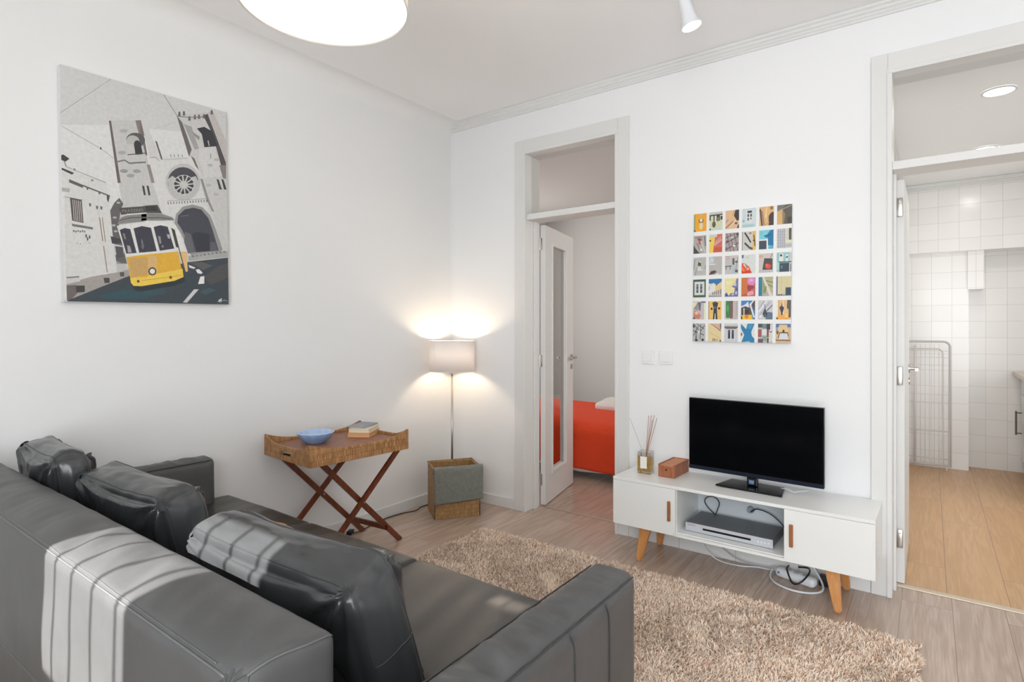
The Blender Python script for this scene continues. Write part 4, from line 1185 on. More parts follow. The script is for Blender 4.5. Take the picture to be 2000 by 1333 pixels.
# ================================================================ tray table with rattan tray
def tray_table():
    t = thing('tray_table', 'folding mahogany side table topped by a rattan tray, standing by the left wall', 'table', (.328, -1.292, 0), R(-4.5))
    L_, D_, zb = .612, .478, .600
    tr = obj('tray', box(-D_/2+.01, D_/2-.01, -L_/2+.01, L_/2-.01, zb+.051, zb+.060, .003), 'wicker_top', t)
    def rim(p0, p1, hole=False):
        """wall of the tray, dipping between taller corners"""
        p0, p1 = Vector(p0), Vector(p1); n = 48; d = p1-p0; nrm = Vector((-d.y, d.x, 0)).normalized()*.011; bm = bmesh.new(); cols = []
        for i in range(n+1):
            s = i/n; x = abs(2*s-1); rise = .074+.038*max(0, (x-.35)/.65)**2.0
            c = p0+d*s; out = (c.xy.normalized().to_3d() if c.length else Vector())
            cols.append((c, rise, s))
        def ringp(c, z, side): return c+nrm*side+Vector((0, 0, zb+z))
        zs = [0, .018, .026, .050, .058, 1]
        grid = {}
        for side in (-.5, .5):
            for i, (c, rise, s) in enumerate(cols):
                for j, z in enumerate(zs):
                    zz = rise if z == 1 else z
                    grid[(side, i, j)] = bm.verts.new(ringp(c, zz, side))
        m = len(zs)-1
        def hol(i, j): s = (i+.5)/n; return hole and j in (2,) and .40 < s < .60
        for i in range(n):
            for j in range(m):
                if hol(i, j):
                    continue
                for side in (-.5, .5): bm.faces.new((grid[side, i, j], grid[side, i+1, j], grid[side, i+1, j+1], grid[side, i, j+1]))
            for j in (0, m): bm.faces.new((grid[-.5, i, j], grid[-.5, i+1, j], grid[.5, i+1, j], grid[.5, i, j]))
        for i in (0, n):
            for j in range(m): bm.faces.new((grid[-.5, i, j], grid[-.5, i, j+1], grid[.5, i, j+1], grid[.5, i, j]))
        if hole:
            ii = [i for i in range(n) if hol(i, 2)]; a, b = ii[0], ii[-1]+1
            for i in ii:
                for j in (2, 3): bm.faces.new((grid[-.5, i, j], grid[-.5, i+1, j], grid[.5, i+1, j], grid[.5, i, j]))
            for i in (a, b): bm.faces.new((grid[-.5, i, 2], grid[-.5, i, 3], grid[.5, i, 3], grid[.5, i, 2]))
        return bm
    x, y = D_/2-.006, L_/2-.006
    for a, b, h in (((-x, -y, 0), (x, -y, 0), True), ((x, -y, 0), (x, y, 0), False), ((x, y, 0), (-x, y, 0), True), ((-x, y, 0), (-x, -y, 0), False)):
        o = obj('tray_side', rim(a, b, h), 'wicker', tr)
    for sx in (-1, 1):
        for sy in (-1, 1): obj('corner_binding', tube(bmesh.new(), [(sx*x, sy*y, zb+.002), (sx*x, sy*y, zb+.108)], .0065, 8), 'wicker', tr, True)
    M = Matrix.Rotation(R(4.5), 3, 'Z')      # legs are set square to the wall
    def W(x, y, z): v = M @ Vector((x-.328, y+1.292, 0)); return Vector((v.x, v.y, z))
    for xf, dy in ((.400, 0), (.075, -.035)):
        off = .012 if xf > .2 else -.012
        a = bar(bmesh.new(), W(xf-off, -1.472+dy, .598), W(xf-off, -.885+dy, .0), .030, .018, M @ Vector((0, 1, 0)))
        b = bar(bmesh.new(), W(xf+off, -.885+dy, .598), W(xf+off, -1.530+dy, .0), .030, .018, M @ Vector((0, 1, 0)))
        obj('leg', a, 'mahog', t); obj('leg', b, 'mahog', t)
        bm = tube(bmesh.new(), [W(xf-.026, -1.185+dy, .306), W(xf+.026, -1.185+dy, .306)], .0045, 10); obj('pivot_bolt', bm, 'chrome', t)
    for y, z in ((-1.000, .110), (-1.415, .110)):
        bm = bar(bmesh.new(), W(.063, y-.03, z), W(.412, y, z), .030, .016, (0, 0, 1)); obj('crossbar', bm, 'mahog', t)
    for y in (-1.472, -.885):
        bm = bar(bmesh.new(), W(.05, y-.03, .585), W(.425, y, .585), .026, .022, (0, 0, 1)); obj('crossbar', bm, 'mahog', t)
tray_table()
# blue bowl with a scalloped rim
def bowl():
    bm = bmesh.new(); N_ = 13
    def wv(t, z): return .05*max(0, (z-.035)/.025)*math.cos(2*PI*N_*t)
    prof = [(.0005, .003), (.045, .003), (.048, 0), (.052, 0), (.056, .006), (.076, .022), (.090, .042), (.097, .057), (.0955, .0592), (.093, .058), (.086, .043), (.072, .025), (.050, .011), (.0005, .009)]
    n = 104; lathe(bm, prof, n, wv)
    bm.faces.ensure_lookup_table()
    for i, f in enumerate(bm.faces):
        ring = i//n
        f.material_index = 2 if ring in (7, 8) else (1 if ring > 8 else 0)  # whitish highlight along the rim is painted into its colour
    o = obj('bowl', bm, ['ceramic', simple('pale_glaze', (178, 202, 234), .15, var=.1, bscale=60), simple('rim_highlight', (222, 230, 240), .2)], None, True); o.location = (.268, -1.395, .6605)
    tag(o, 'pale blue ceramic bowl with a scalloped rim on the rattan tray', 'bowl')
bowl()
def book(x, y, z, w, d, h, rz, cover, label, pages='paper', tilt=0):
    t = thing('book', label, 'book', (x, y, z), group='books on the rattan tray', rot=(tilt, 0, rz))
    bm = bmesh.new(); bx(bm, -w/2, w/2, -d/2, d/2, 0, .0025, .0008); bx(bm, -w/2, w/2, -d/2, d/2, h-.0025, h, .0008); bx(bm, -w/2-.001, -w/2+.003, -d/2, d/2, 0, h, .001)
    obj('cover', bm, cover, t); obj('pages', box(-w/2+.002, w/2-.004, -d/2+.003, d/2-.003, .0026, h-.0026), pages, t); return t
book(.298, -1.085, .6605, .128, .180, .026, R(31), simple('tan_book_cover', (226, 176, 120), .5), 'thick orange-tan paperback at the bottom of the small stack on the tray', simple('tan_pages', (222, 172, 122), .8))
book(.296, -1.083, .6868, .122, .174, .022, R(31), simple('cream_book_cover', (238, 222, 196), .5), 'cream paperback lying on top of the orange-tan one')
t = book(.275, -1.075, .7092, .105, .165, .009, R(20), simple('grey_book_cover', (150, 156, 166), .4), 'thin grey-blue booklet lying open-edged on top of the stack', tilt=R(0))

# ================================================================ basket, floor lamp, cord
def basket():
    a = math.atan2(.262, .186)                       # direction of the front face on the floor
    t = thing('storage_basket', 'square woven seagrass basket in the corner, grey cloth hung over its front', 'basket', (.311, -.511, 0), a)
    Wd, Dp, Hh, th = .320, .245, .338, .011
    # local x along the front, y into the corner
    obj('basket_base', box(.004, Wd-.004, .004, Dp-.004, .004, .018), 'basket', t)
    for q in ((0, Wd, 0, th), (0, Wd, Dp-th, Dp), (0, th, th, Dp-th), (Wd-th, Wd, th, Dp-th)):
        bm = bmesh.new(); bx(bm, q[0], q[1], q[2], q[3], 0, Hh, .003); obj('basket_side', bm, 'basket', t)
    bm = bmesh.new()
    tube(bm, [(0, 0, Hh), (Wd, 0, Hh), (Wd, Dp, Hh), (0, Dp, Hh), (0, 0, Hh)], .0065, 8); obj('rim', bm, 'basket', t, True)
    for x in (0.004, Wd-.004): obj('edge_binding', tube(bmesh.new(), [(x, -.002, .004), (x, -.003, .10)], .003, 6), 'dark', t, True)
    # cloth: a padded flap folded over the front rim
    nx, ny = 40, 30; vs = []; fs = []
    path = spline([(.020, .30), (.012, .343), (-.004, .3475), (-.018, .338), (-.024, .30), (-.026, .20), (-.024, .118), (-.018, .112)], 5)
    path = [(p.x, p.y) for p in [Vector((a_, b_, 0)) for a_, b_ in [(q.x, q.y) for q in spline([(p[0], p[1], 0) for p in [(.020, .30), (.012, .343), (-.004, .3475), (-.018, .338), (-.024, .30), (-.026, .20), (-.024, .118), (-.018, .112)]], 5)]]]
    for i in range(nx+1):
        u = i/nx
        for j, (py, pz) in enumerate(path):
            k = j/(len(path)-1)
            x = -.004+u*(Wd+.016)+.004*math.sin(k*5)*(u-.5)
            y = py-.005*math.sin(PI*min(1, max(0, u)))*(.4+k)+.0025*noise.noise(Vector((x*30, pz*8, 2)))
            z = pz-(.012*u*0 if k > .4 else 0)+(.018*u if k > .6 else 0)
            vs.append((x, y, z))
    m = len(path)
    for i in range(nx):
        for j in range(m-1): fs.append((i*m+j, (i+1)*m+j, (i+1)*m+j+1, i*m+j+1))
    o = obj('flap', (vs, [], fs), 'grey_cloth', None, True)
    so = o.modifiers.new('thickness', 'SOLIDIFY'); so.thickness = .009; so.offset = 0
    o.name = 'cloth_flap'; o.parent = t; o['label'] = 'grey-green cloth flap'
basket()
def floor_lamp():
    cx, cy = .186, -.196
    t = thing('floor_lamp', 'lit floor lamp with a white drum shade on a thin steel pole in the corner', 'lamp', (cx, cy, 0))
    bm = bmesh.new(); lathe(bm, [(.0005, .0), (.085, .0), (.085, .010), (.082, .013), (.0005, .013)], 40); obj('base', bm, 'chrome', t, 40)
    obj('pole', tube(bmesh.new(), [(0, 0, .012), (0, 0, .965)], .0085, 16), 'chrome', t, True)
    bm = tube(bmesh.new(), [(0, 0, .955), (0, 0, .985)], .013, 16); tube(bm, [(-.006, 0, .965), (-.022, 0, .960)], .005, 10); tube(bm, [(0, 0, .985), (0, 0, 1.05)], .017, 16); obj('lamp_holder', bm, 'chrome', t, 40)
    r = .163; z0, z1 = .977, 1.196
    bm = bmesh.new(); lathe(bm, [(r, z0), (r, z1)], 72); sh = obj('lamp_shade', bm, 'shade', t, True)
    s = sh.modifiers.new('thickness', 'SOLIDIFY'); s.thickness = .002
    bm = bmesh.new()
    for z in (z0+.001, z1-.001): tube(bm, [(r*math.cos(k*PI/24), r*math.sin(k*PI/24), z) for k in range(49)], .0022, 6)
    for k in range(3): a = k*2*PI/3+.4; tube(bm, [(0, 0, 1.045), (r*math.cos(a), r*math.sin(a), 1.05)], .0015, 6); tube(bm, [(r*math.cos(a), r*math.sin(a), 1.05), (r*math.cos(a), r*math.sin(a), z1)], .0012, 6)
    obj('shade_ring', bm, 'white_pl', sh, True)
    bm = bmesh.new(); lathe(bm, [(.001, 1.05), (.018, 1.055), (.030, 1.085), (.032, 1.105), (.024, 1.128), (.001, 1.14)], 24); obj('bulb', bm, 'bulb', t, True)
floor_lamp()
pts = spline([(.105, -.205, .008), (.055, -.27, .005), (.045, -.37, .005), (.072, -.45, .005), (.045, -.54, .005), (.030, -.66, .005), (.05, -.80, .005), (.085, -.95, .005), (.06, -1.05, .005)], 8)
tag(obj('lamp_cord', tube(bmesh.new(), pts, .0035, 8), 'dark', None, True), 'dark lamp cord running along the left baseboard from the basket to the table', 'cord')
bm = bmesh.new(); bx(bm, -.016, .016, -.026, .026, 0, .024, .005); o = obj('foot_switch', bm, 'black', None, 40); o.location = (.085, -1.02, .009); o.rotation_euler = (0, 0, R(30))
tag(o, 'small black foot switch on the cord under the rattan table', 'switch')
# ================================================================ media console
def console():
    X0, X1, Y0, Y1, Z0, Z1 = -.625, .625, -.180, .180, .194, .456
    t = thing('media_console', 'low white lacquered media console with two doors, an open middle and splayed wooden legs', 'cabinet', (2.177, -.183, 0), R(-.7))
    th = .016; a, b = -.262, .258       # open compartment
    bm = bmesh.new()
    bx(bm, X0, X1, Y0, Y1, Z1-th, Z1, .0015); bx(bm, X0, X1, Y0+.018, Y1, Z0, Z0+th, .0015)
    bx(bm, X0, X0+th, Y0+.018, Y1, Z0+th, Z1-th); bx(bm, X1-th, X1, Y0+.018, Y1, Z0+th, Z1-th)
    bx(bm, a-th, a, Y0+.018, Y1-.01, Z0+th, Z1-th); bx(bm, b, b+th, Y0+.018, Y1-.01, Z0+th, Z1-th)
    bx(bm, a-th, b+th, Y0, Y0+.018, Z0, Z0+.013)
    obj('body', bm, 'whiteboard', t)
    obj('back_panel', box(X0+th, X1-th, Y1-.010, Y1-.004, Z0+th, Z1-th), 'whiteinner', t)
    obj('shelf_lip', box(a, b, Y0+.03, Y0+.05, Z0-.012, Z0-.0005, .001), 'whiteboard', t)
    for (p, q), hx in (((X0, a-.003), a-.035), ((b+.003, X1), b+.035)):
        d = obj('cabinet_door', box(p+.0005, q, Y0, Y0+.0165, Z0+.0005, Z1-th-.0012, .0015), 'whiteboard', t)
        bm = bmesh.new(); bx(bm, hx-.0085, hx+.0085, Y0-.012, Y0-.0005, .268, .374, .004); obj('pull', bm, 'handle', d)
    for sx in (-1, 1):
        for sy in (-1, 1):
            tp = Vector((sx*.452, sy*.115-.005, Z0-.001)); ft = Vector((sx*.482, sy*.145-.005, .006))
            bm = bar(bmesh.new(), tp, ft, .060, .042, (1, 0, 0), .006, .030, .026)
            obj('leg', bm, 'oakleg', t)
    bm = bmesh.new(); bx(bm, X1, X1+.0015, Y0+.035, Y0+.055, .28, .345, .0005); obj('hinge_plate', bm, 'silver', t)
console()
def television():
    t = thing('television', 'black flat-screen television on a glossy foot, on the white console', 'television', (2.245, -.150, .457), R(-3.5))
    w, h, z = .672, .392, .056; tl = R(-1.5)
    fr = obj('frame', box(-w/2, w/2, -.014, .012, z, z+h, .004), 'blackgloss', t); fr.rotation_euler = (0, 0, 0)
    bm = bmesh.new(); bx(bm, -w/2+.012, w/2-.012, -.0150, -.0142, z+.024, z+h-.014, 0); obj('screen', bm, 'screen', t)
    bm = bmesh.new(); bx(bm, -w/2+.001, w/2-.001, -.0165, -.0145, z+.001, z+.0215, .001); obj('lower_bezel', bm, simple('dark_bezel', (34, 38, 50), .15), t)
    bm = bmesh.new(); bx(bm, -.22, .22, .012, .045, z+.05, z+.30, .012); obj('rear_housing', bm, 'black', t)
    bm = bmesh.new(); bx(bm, -.027, .027, -.010, .014, .010, z+.01, .005); obj('neck', bm, 'blackgloss', t)
    obj('badge', box(-.015, .010, -.0115, -.0095, .022, .042, .001), simple('badge_glass', (120, 150, 190), .1, .5), t)
    bm = bmesh.new(); ngon_prism(bm, [(-.165, -.085), (.165, -.085), (.135, .085), (-.135, .085)], 'z', .001, .010); bmesh.ops.bevel(bm, geom=bm.edges[:], offset=.003, segments=2, affect='EDGES')
    obj('foot', bm, 'blackgloss', t, 30)
television()
def diffuser():
    x, y, z = 1.668, -.175, .4575
    t = thing('reed_diffuser', 'square glass reed diffuser half full of amber oil, on the left of the console', 'diffuser', (x, y, z), R(6))
    s, h = .038, .122
    bm = bmesh.new(); bx(bm, -s, s, -s, s, 0, h, .004); top = [f for f in bm.faces if f.calc_center_median().z > h-.0005]; bmesh.ops.delete(bm, geom=top, context='FACES')
    obj('bottle', bm, 'bottle', t)
    bm = bmesh.new(); i = s-.006; bx(bm, -i, i, -i, i, .010, .088, .003); obj('oil', bm, 'oil', t)
    obj('label', box(-.020, .018, -s-.0012, -s-.0004, .030, .098), 'sheet', t)
    for k, (dx, dy, hh) in enumerate(((-.098, .01, .305), (.012, .02, .325), (.036, -.01, .332), (.046, .015, .330), (.066, .0, .318), (.030, .03, .30))):
        bm = tube(bmesh.new(), [(-dx*.25, -dy*.3, .014), (dx, dy, hh)], .0016 if k else .0010, 6); obj('reed', bm, simple('reed', (176, 128, 104), .7) if k else simple('pale_reed', (172, 166, 160), .7), t)
diffuser()
def wooden_box():
    t = thing('wooden_box', 'small reddish wooden box with a sliding lid beside the television', 'box', (1.808, -.105, .457), R(-2))
    w, d, h = .094, .215, .070
    obj('body', box(-w/2, w/2, -d/2, d/2, 0, h-.010, .002), 'boxwood', t)
    bm = bmesh.new(); bx(bm, -w/2, -w/2+.008, -d/2, d/2, h-.010, h, .0015); bx(bm, w/2-.008, w/2, -d/2, d/2, h-.010, h, .0015); bx(bm, -w/2, w/2, d/2-.008, d/2, h-.010, h, .0015); obj('rim', bm, 'boxwood', t)
    obj('lid', box(-w/2+.0085, w/2-.0085, -d/2, d/2-.0085, h-.0095, h-.003, .001), simple('lid_wood', (196, 126, 84), .5, var=.15, bscale=80), t)
    bm = tube(bmesh.new(), [(0, -d/2-.002, .042), (0, -d/2+.001, .042)], .006, 16); obj('thumb_hole', bm, 'dark', t)
wooden_box()
def dvd():
    t = thing('dvd_player', 'slim silver disc player in the open middle of the console', 'disc player', (2.158, -.170, .2105), R(-1.5))
    w, d, h = .436, .235, .044
    obj('case', box(-w/2+.003, w/2-.003, -d/2+.008, d/2, .004, h, .002), 'dvdtop', t)
    obj('front_panel', box(-w/2, w/2, -d/2, d/2-d+.009, .002, h+.001, .003), 'silver', t)
    obj('disc_slot', box(-.125, .115, -d/2-.0012, -d/2+.001, .020, .030, .001), 'blackgloss', t)
    for k in range(4): obj('button', tube(bmesh.new(), [(.150+k*.016, -d/2-.0015, .024), (.150+k*.016, -d/2+.001, .024)], .0045, 14), 'white_pl', t)
    bm = bmesh.new()
    for k in range(7): bx(bm, -.205+k*.006, -.201+k*.006, -d/2-.0006, -d/2+.0005, .033, .037)
    obj('maker_mark', bm, simple('grey_ink', (120, 124, 134), .5), t)
dvd()
# cables and plugs
def cable(name, pts, r, mat, label, n=8): return tag(obj(name, tube(bmesh.new(), spline(pts, n), r, 8), mat, None, True), label, 'cable')
cable('looped_cable', [(2.035, -.075, .256), (1.985, -.055, .285), (1.965, -.045, .315), (1.985, -.040, .340), (2.02, -.040, .342), (2.045, -.045, .318), (2.040, -.055, .285), (2.032, -.070, .256)], .0028, 'black', 'black cable curled in a loop above the disc player, on its left')
cable('plug_cable', [(2.212, -.048, .300), (2.246, -.05, .322), (2.312, -.055, .309), (2.365, -.06, .272), (2.392, -.065, .235), (2.398, -.06, .222)], .003, 'black', 'black cable arching to the right from a round plug behind the disc player')
bm = tube(bmesh.new(), [(0, 0, 0), (0, -.022, 0)], [.019, .016], 20); o = obj('power_plug', bm, simple('grey_plug', (150, 158, 168), .4), None, 40); o.location = (2.205, -.016, .303)
tag(o, 'round grey plug at the back of the open console compartment', 'plug')
cable('white_tv_cable', [(2.36, -.10, .462), (2.40, -.115, .470), (2.435, -.125, .462), (2.455, -.09, .4605), (2.49, -.05, .4605)], .0032, 'white_pl', 'short white cable lying on the console behind the right side of the television foot')
cable('white_floor_cable', [(1.93, -.035, .17), (1.94, -.05, .11), (1.99, -.075, .045), (2.06, -.085, .012), (2.16, -.085, .010), (2.24, -.055, .012), (2.31, -.045, .012)], .0034, 'white_pl', 'thin white cable sagging from the wall to the floor under the middle of the console')
cable('grey_floor_cable', [(1.97, -.03, .17), (2.03, -.04, .10), (2.12, -.05, .04), (2.22, -.05, .02), (2.33, -.05, .025)], .003, simple('grey_cable', (176, 176, 184), .5), 'grey cable hanging behind the thin white one under the console')
cable('thick_white_cable', [(2.325, -.02, .03), (2.32, -.10, .008), (2.36, -.185, .008), (2.44, -.225, .008), (2.52, -.21, .008), (2.565, -.15, .008), (2.555, -.09, .03), (2.50, -.05, .10), (2.47, -.04, .17)], .0052, 'white_pl', 'thick white cable looped on the floor round the white power strip')
cable('black_coiled_cable', [(2.40, -.055, .060), (2.40, -.10, .055), (2.435, -.150, .012), (2.475, -.155, .030), (2.50, -.10, .058), (2.49, -.04, .062), (2.44, -.02, .05)], .0040, 'black', 'black cable coiled over the white power strip under the console')
bm = bmesh.new(); bx(bm, -.10, .10, -.028, .028, 0, .048, .020, 5)
t = thing('power_strip', 'white rounded power strip on the floor under the console', 'power strip', (2.440, -.090, 0), R(-17))
obj('housing', bm, 'white_pl', t, True); bm = bmesh.new(); bx(bm, -.082, -.070, -.0288, -.027, .022, .034, .001); obj('rocker_switch', bm, simple('blue_switch', (84, 130, 200), .3), t)
for k in range(3): obj('socket', tube(bmesh.new(), [(-.04+k*.045, 0, .0465), (-.04+k*.045, 0, .049)], .016, 20), simple('socket_grey', (190, 194, 202), .5), t)
bm = bmesh.new(); bx(bm, -.035, .035, -.02, .02, 0, .05, .006); o = obj('black_adapter', bm, 'black', None, 40); o.location = (2.575, -.055, 0); tag(o, 'black power adapter on the floor behind the right front leg of the console', 'adapter')

# ================================================================ wall pictures
def canvas(name, w, h, data, mat, label, loc, rot, depth=.022):
    t = thing(name, label, 'picture', loc, rot=rot)
    obj('stretched_canvas', box(-w/2, w/2, 0, depth, -h/2, h/2, .0015), 'canvas', t)
    vs = [(-w/2, -.0004, -h/2), (w/2, -.0004, -h/2), (w/2, -.0004, h/2), (-w/2, -.0004, h/2)]; fs = [(0, 1, 2, 3)]; cs = [lin((240, 240, 238)) if mat == 'printB' else lin((214, 214, 212))]
    for k, row in enumerate(data):
        c = tuple(row[:3]); i0 = len(vs)
        for u, v in zip(row[3::2], row[4::2]): vs.append(((u/1000-.5)*w, -.0006-k*6e-6, (v/1000-.5)*h))
        fs.append(tuple(range(i0, len(vs)))); cs.append(lin(c))
    o = obj('printed_picture', (vs, [], fs), mat, t)
    at = o.data.color_attributes.new('ink', 'FLOAT_COLOR', 'CORNER')
    for p, c in zip(o.data.polygons, cs):
        for li in p.loop_indices: at.data[li].color = (*c, 1)
    return t
ca = canvas('canvas_print', .703, 1.003, PRINT_A, 'printA', 'large canvas print of a yellow tram in a black-and-white street below a church', (.0305, -2.113, 1.908), (0, R(-.9), R(90)), .028)
# the tram's destination board
fc = bpy.data.curves.new('lettering', 'FONT'); fc.body = 'PRAZERES'; fc.size = .0185; fc.space_character = 1.1; fc.align_x = 'LEFT'
fc.materials.append(simple('board_lettering', (150, 148, 146), .7)); fc.resolution_u = 2
tmp = bpy.data.objects.new('lettering', fc); COL.objects.link(tmp); bpy.context.view_layer.update()
lme = bpy.data.meshes.new_from_object(tmp.evaluated_get(bpy.context.evaluated_depsgraph_get())); bpy.data.objects.remove(tmp)
lt = bpy.data.objects.new('destination_lettering', lme); COL.objects.link(lt); lt.parent = ca; lt.location = ((.3150-.5)*.703, -.0022, (.409-.5)*1.003); lt.rotation_euler = (R(90), R(-11.5), 0)
canvas('canvas_print', .514, .728, PRINT_B, 'printB', 'white canvas print with a grid of thirty-six small colourful photos', (2.150, -.0235, 1.576), (0, R(.6), 0), .022)

# switches
def wall_switch(x, label, kind):
    t = thing('wall_switch', label, 'switch', (x, 0, 1.113), group='white switches beside the right canvas')
    obj('plate', box(-.041, .041, -.009, 0, -.041, .041, .002), 'switch', t)
    obj('rocker', box(-.030, (.016 if kind else .027), -.0135, -.009, -.026, .028, .002), 'switch', t)
    if kind: obj('rocker', box(.018, .029, -.0125, -.009, -.026, .028, .001), 'switch', t)
wall_switch(1.611, 'white wall switch nearer the bedroom door, left of the pair', True)
wall_switch(1.722, 'white wall switch nearer the photo-grid canvas, right of the pair', False)

# ================================================================ ceiling lamps
def pendant():
    t = thing('pendant_lamp', 'large lit white drum pendant lamp hanging from the ceiling', 'lamp', (1.616, -2.298, 0))
    r, z0, z1 = .2305, 2.196, 2.40
    bm = bmesh.new(); lathe(bm, [(r, z0), (r, z1)], 96); s = obj('lamp_shade', bm, translucent('pendant_fabric', (240, 234, 222), .35), t, True); m = s.modifiers.new('thickness', 'SOLIDIFY'); m.thickness = .0016
    bm = bmesh.new(); lathe(bm, [(.0005, z0+.004), (r-.0015, z0+.004), (r-.0015, z0+.007), (.0005, z0+.007)], 96); bmesh.ops.remove_doubles(bm, verts=bm.verts, dist=.0007); obj('lower_diffuser', bm, 'diffuser', t, 30)
    bm = bmesh.new(); tube(bm, [((r+.0005)*math.cos(k*PI/40), (r+.0005)*math.sin(k*PI/40), z0+.001) for k in range(81)], .0016, 6); obj('rim_wire', bm, 'white_pl', s, True)
    obj('cord', tube(bmesh.new(), [(0, 0, z1-.06), (0, 0, H-.03)], .003, 8), 'white_pl', t, True)
    bm = bmesh.new(); lathe(bm, [(.0005, H-.035), (.045, H-.03), (.05, H-.0005), (.0005, H-.0005)], 32); obj('ceiling_rose', bm, 'white_pl', t, 40)
    l = bpy.data.lights.new('pendant_glow', 'POINT'); l.energy = 9; l.color = (1, .93, .82); l.shadow_soft_size = .06
    o = bpy.data.objects.new('pendant_glow', l); COL.objects.link(o); o.location = (1.616, -2.298, 2.31)
pendant()
def spotlight():
    t = thing('ceiling_spotlight', 'small lit white spotlight tilted from the ceiling near the top of the photo', 'spotlight', (0, 0, 0))
    tip = Vector((2.107, -.680, 2.676)); top = Vector((2.068, -.700, 2.835)); d = (tip-top).normalized()
    bm = tube(bmesh.new(), [top-d*.005, top+d*.02, tip-d*.05, tip-d*.02, tip], [.020, .026, .030, .040, .0475], 32)
    obj('spotlight_body', bm, 'white_pl', t, 40)
    bm = tube(bmesh.new(), [tip-d*.001, tip+d*.0012], .0415, 28); obj('lit_lens', bm, 'led', t)
    bm = bmesh.new(); bx(bm, 2.07, 2.17, -.80, -.72, H-.028, H-.0005, .006); obj('mounting_base', bm, 'white_pl', t)
    bm = tube(bmesh.new(), [top+Vector((0, 0, .02)), top+d*.03], .008, 12); obj('swivel', bm, 'chrome', t)
    l = bpy.data.lights.new('spotlight_beam', 'SPOT'); l.energy = 6; l.color = (1, .93, .82); l.spot_size = R(80); l.spot_blend = .8; l.shadow_soft_size = .04
    o = bpy.data.objects.new('spotlight_beam', l); COL.objects.link(o); o.location = tip+d*.01; o.rotation_euler = d.to_track_quat('-Z', 'Y').to_euler()
spotlight()
def downlight(x, y, label):
    t = thing('recessed_downlight', label, 'downlight', (x, y, 2.62), group='round downlights in the kitchen ceiling')
    bm = bmesh.new(); lathe(bm, [(.078, -.0005), (.080, -.007), (.069, -.009), (.066, -.004)], 40); obj('trim_ring', bm, 'white_pl', t, True)
    obj('lit_disc', tube(bmesh.new(), [(0, 0, -.0015), (0, 0, -.0055)], .066, 32), 'led', t)
    l = bpy.data.lights.new('downlight_glow', 'AREA'); l.shape = 'DISK'; l.size = .12; l.energy = 3.2; l.color = (1, .95, .88)
    o = bpy.data.objects.new('downlight_glow', l); COL.objects.link(o); o.location = (x, y, 2.605)
downlight(3.300, .906, 'round lit ceiling downlight seen through the glass above the kitchen door')
downlight(3.318, 2.19, 'round lit ceiling downlight just above the bar of the kitchen doorway')

# ================================================================ kitchen
def drying_rack():
    t = thing('drying_rack', 'folded white wire clothes rack leaning on the tiled kitchen wall', 'clothes rack', (0, 0, 0))
    def fr(y, x0, x1, z0, z1, r=.005, rc=.05):
        p = [(x0, z0+rc)]+[(x0, z1-rc)]+[(x0+rc*(1-math.cos(a)), z1-rc+rc*math.sin(a)) for a in [k*PI/12 for k in range(1, 7)]]
        p += [(x1-rc, z1)]+[(x1-rc+rc*math.sin(a), z1-rc+rc*math.cos(a)) for a in [k*PI/12 for k in range(1, 7)]]
        p += [(x1, z0+.01), (x0, z0+.01), (x0, z0+rc)]
        return tube(bmesh.new(), [(a, y+.035*(c-z0)/(z1-z0), c) for a, c in p], r, 8)
    obj('outer_frame', fr(3.215, 2.80, 3.135, .02, 1.165, .0085), simple('grey_tube', (196, 192, 190), .4), t, True)
    obj('inner_frame', fr(3.190, 2.80, 3.085, .03, 1.10), 'wire', t, True)
    for k in range(6):
        x = 2.885+k*.034; obj('wire', tube(bmesh.new(), [(x, 3.215, .05), (x, 3.25, 1.14)], .0018, 6), 'wire', t, True)
    for z in (.05, .10, .35, .60, .68, .95, 1.02, 1.08): obj('cross_wire', tube(bmesh.new(), [(2.80, 3.195+.03*z, z), (3.12, 3.195+.03*z, z)], .0045 if z in (.05, .10, .35) else .0022, 6), 'wire', t, True)
    obj('upright', tube(bmesh.new(), [(2.875, 3.185, .03), (2.875, 3.222, 1.13)], .0065, 8), 'wire', t, True)
    for x in (2.82, 3.11): obj('foot', tube(bmesh.new(), [(x, 3.19, 0), (x, 3.205, .03)], .007, 8), 'wire', t)
drying_rack()
def kitchen_unit():
    t = thing('kitchen_cabinet', 'white kitchen base cabinet with dark bar handles at the right edge, beyond the kitchen door', 'cabinet', (3.64, 2.3, 0))
    obj('carcass', box(.02, .58, .0, 1.18, .12, .865, .002), 'whiteboard', t)
    for k in range(2):
        d = obj('cabinet_door', box(0, .0195, .004+k*.59, .586+k*.59, .13, .70, .002), 'whiteboard', t)
        bm = tube(bmesh.new(), [(-.038, .53+k*.59, .345), (-.038, .53+k*.59, .555)], .007, 12)
        for z in (.36, .54): tube(bm, [(-.038, .53+k*.59, z), (0.0, .53+k*.59, z)], .005, 8)
        obj('bar_handle', bm, simple('dark_steel', (110, 104, 98), .35, .8), d, 40)
        obj('drawer', box(0, .0195, .004+k*.59, .586+k*.59, .705, .86, .002), 'whiteboard', t)
    obj('plinth', box(.05, .57, 0, 1.18, 0, .12), 'dark', t)
    w = obj('worktop', box(3.585, 4.295, 2.25, 3.495, .866, .905, .006), 'countertop'); tag(w, 'beige worktop on the white kitchen cabinet at the right edge', 'worktop')
kitchen_unit()

